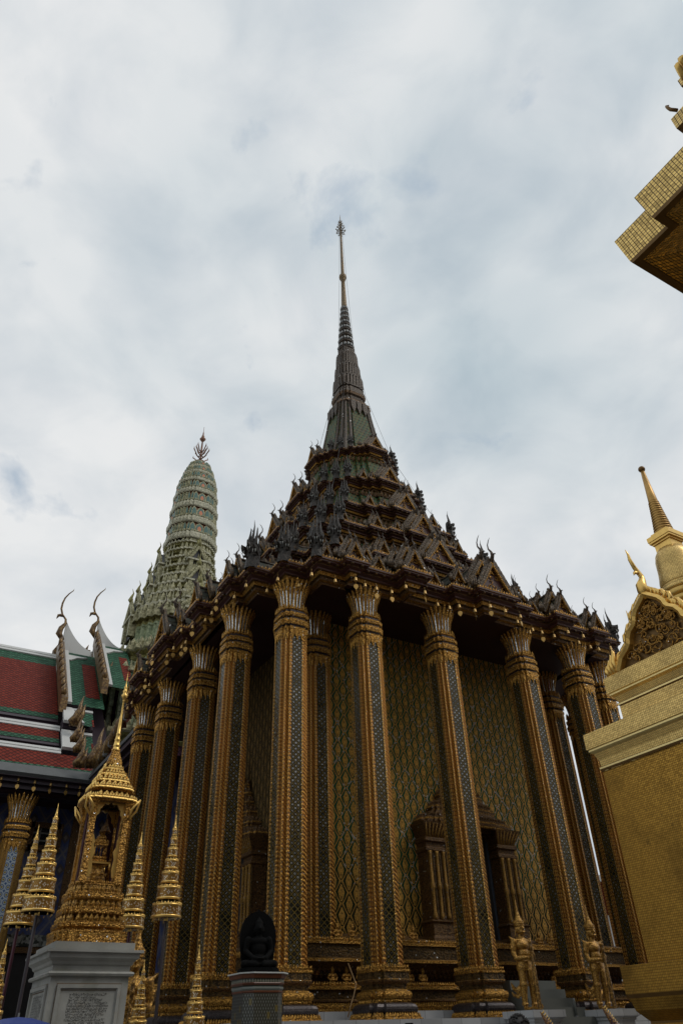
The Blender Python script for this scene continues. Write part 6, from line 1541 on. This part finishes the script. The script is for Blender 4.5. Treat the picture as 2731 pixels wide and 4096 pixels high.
b = MB(); b.loft([ring(rect(p.x-a, p.y-c, p.x+a, p.y+c), z) for a, c, z in ((.24, .34, p.z-.12), (.26, .36, p.z-.10), (.26, .36, p.z+.02), (.15, .2, p.z+.12))], 0, cap1=True); part('housing', b, plain('grey_housing', (.16, .17, .17), .45), t)
b = MB(); b.box((p.x, p.y, p.z-.125), (.42, .58, .012)); part('lens', b, plain('grey_glass', (.24, .25, .24), .15), t)
b = MB(); b.tube([(p.x-.2, p.y, p.z-.05), (p.x-.2, p.y, ZE-.75)], .025, 6); part('bracket', b, GUTTER, t)
a, c = aty(1424, 3937, -.45), aty(1391, 4069, -.62); b = MB()
b.tube([a+Vector((.02, .3, .35)), a, a.lerp(c, .35)+Vector((.01, 0, 0)), a.lerp(c, .6)+Vector((-.012, -.02, 0)), c], .012, 6)
tag(part('cord', b, plain('ochre_cord', (.16, .09, .03), .7), None), 'ochre cord hanging beside the base of the nearest right column', 'cord')
p = atd(2432, 3560, 75.0); t = thing('distant_hall', 'far red roofed hall glimpsed between the right-hand temple columns', 'hall', (p.x, p.y, GROUND))
u_ = Vector((-(p-CAM).y, (p-CAM).x, 0)).normalized(); v_ = Vector((u_.y, -u_.x, 0))
def far(mb, pts, mat): mb.add([p+u_*a+v_*c+Vector((0, 0, z)) for a, c, z in pts], [tuple(range(len(pts)))], mat)
b = MB(); far(b, [(-12, 4, -1.5), (3, 4, -1.5), (3, 0, 1.0), (-12, 0, 1.0)], 0); far(b, [(-12, 5, -4.0), (4, 5, -4), (4, 3.8, -1.9), (-12, 3.8, -1.9)], 0); part('roof', b, ROOFRED, t)
b = MB()
for z, c in ((1.0, 0), (-1.6, 4), (-4.1, 5)): b.loft([[p+u_*a+v_*(c+dc)+Vector((0, 0, z+dz)) for dc, dz in ((0, -.25), (.3, -.25), (.3, .25), (0, .25))] for a in (-12, 4)], 0, cap0=True, cap1=True)
b.loft([[p+u_*(3+da)+v_*c+Vector((0, 0, z)) for da in (0, .5)] for c, z in ((4.2, -1.5), (.1, 1.6), (0, 2.6))], 0, closed=False); part('white_trim', b, WHITE, t)
b = MB(); far(b, [(-12, 3.6, p.z*-1+GROUND), (3.5, 3.6, p.z*-1+GROUND), (3.5, 3.6, -4), (-12, 3.6, -4)], 0); far(b, [(-12, 3.4, -4), (3.5, 3.4, -4), (3.5, 3.4, -1.6), (-12, 3.4, -1.6)], 0); part('wall', b, WHITE, t)
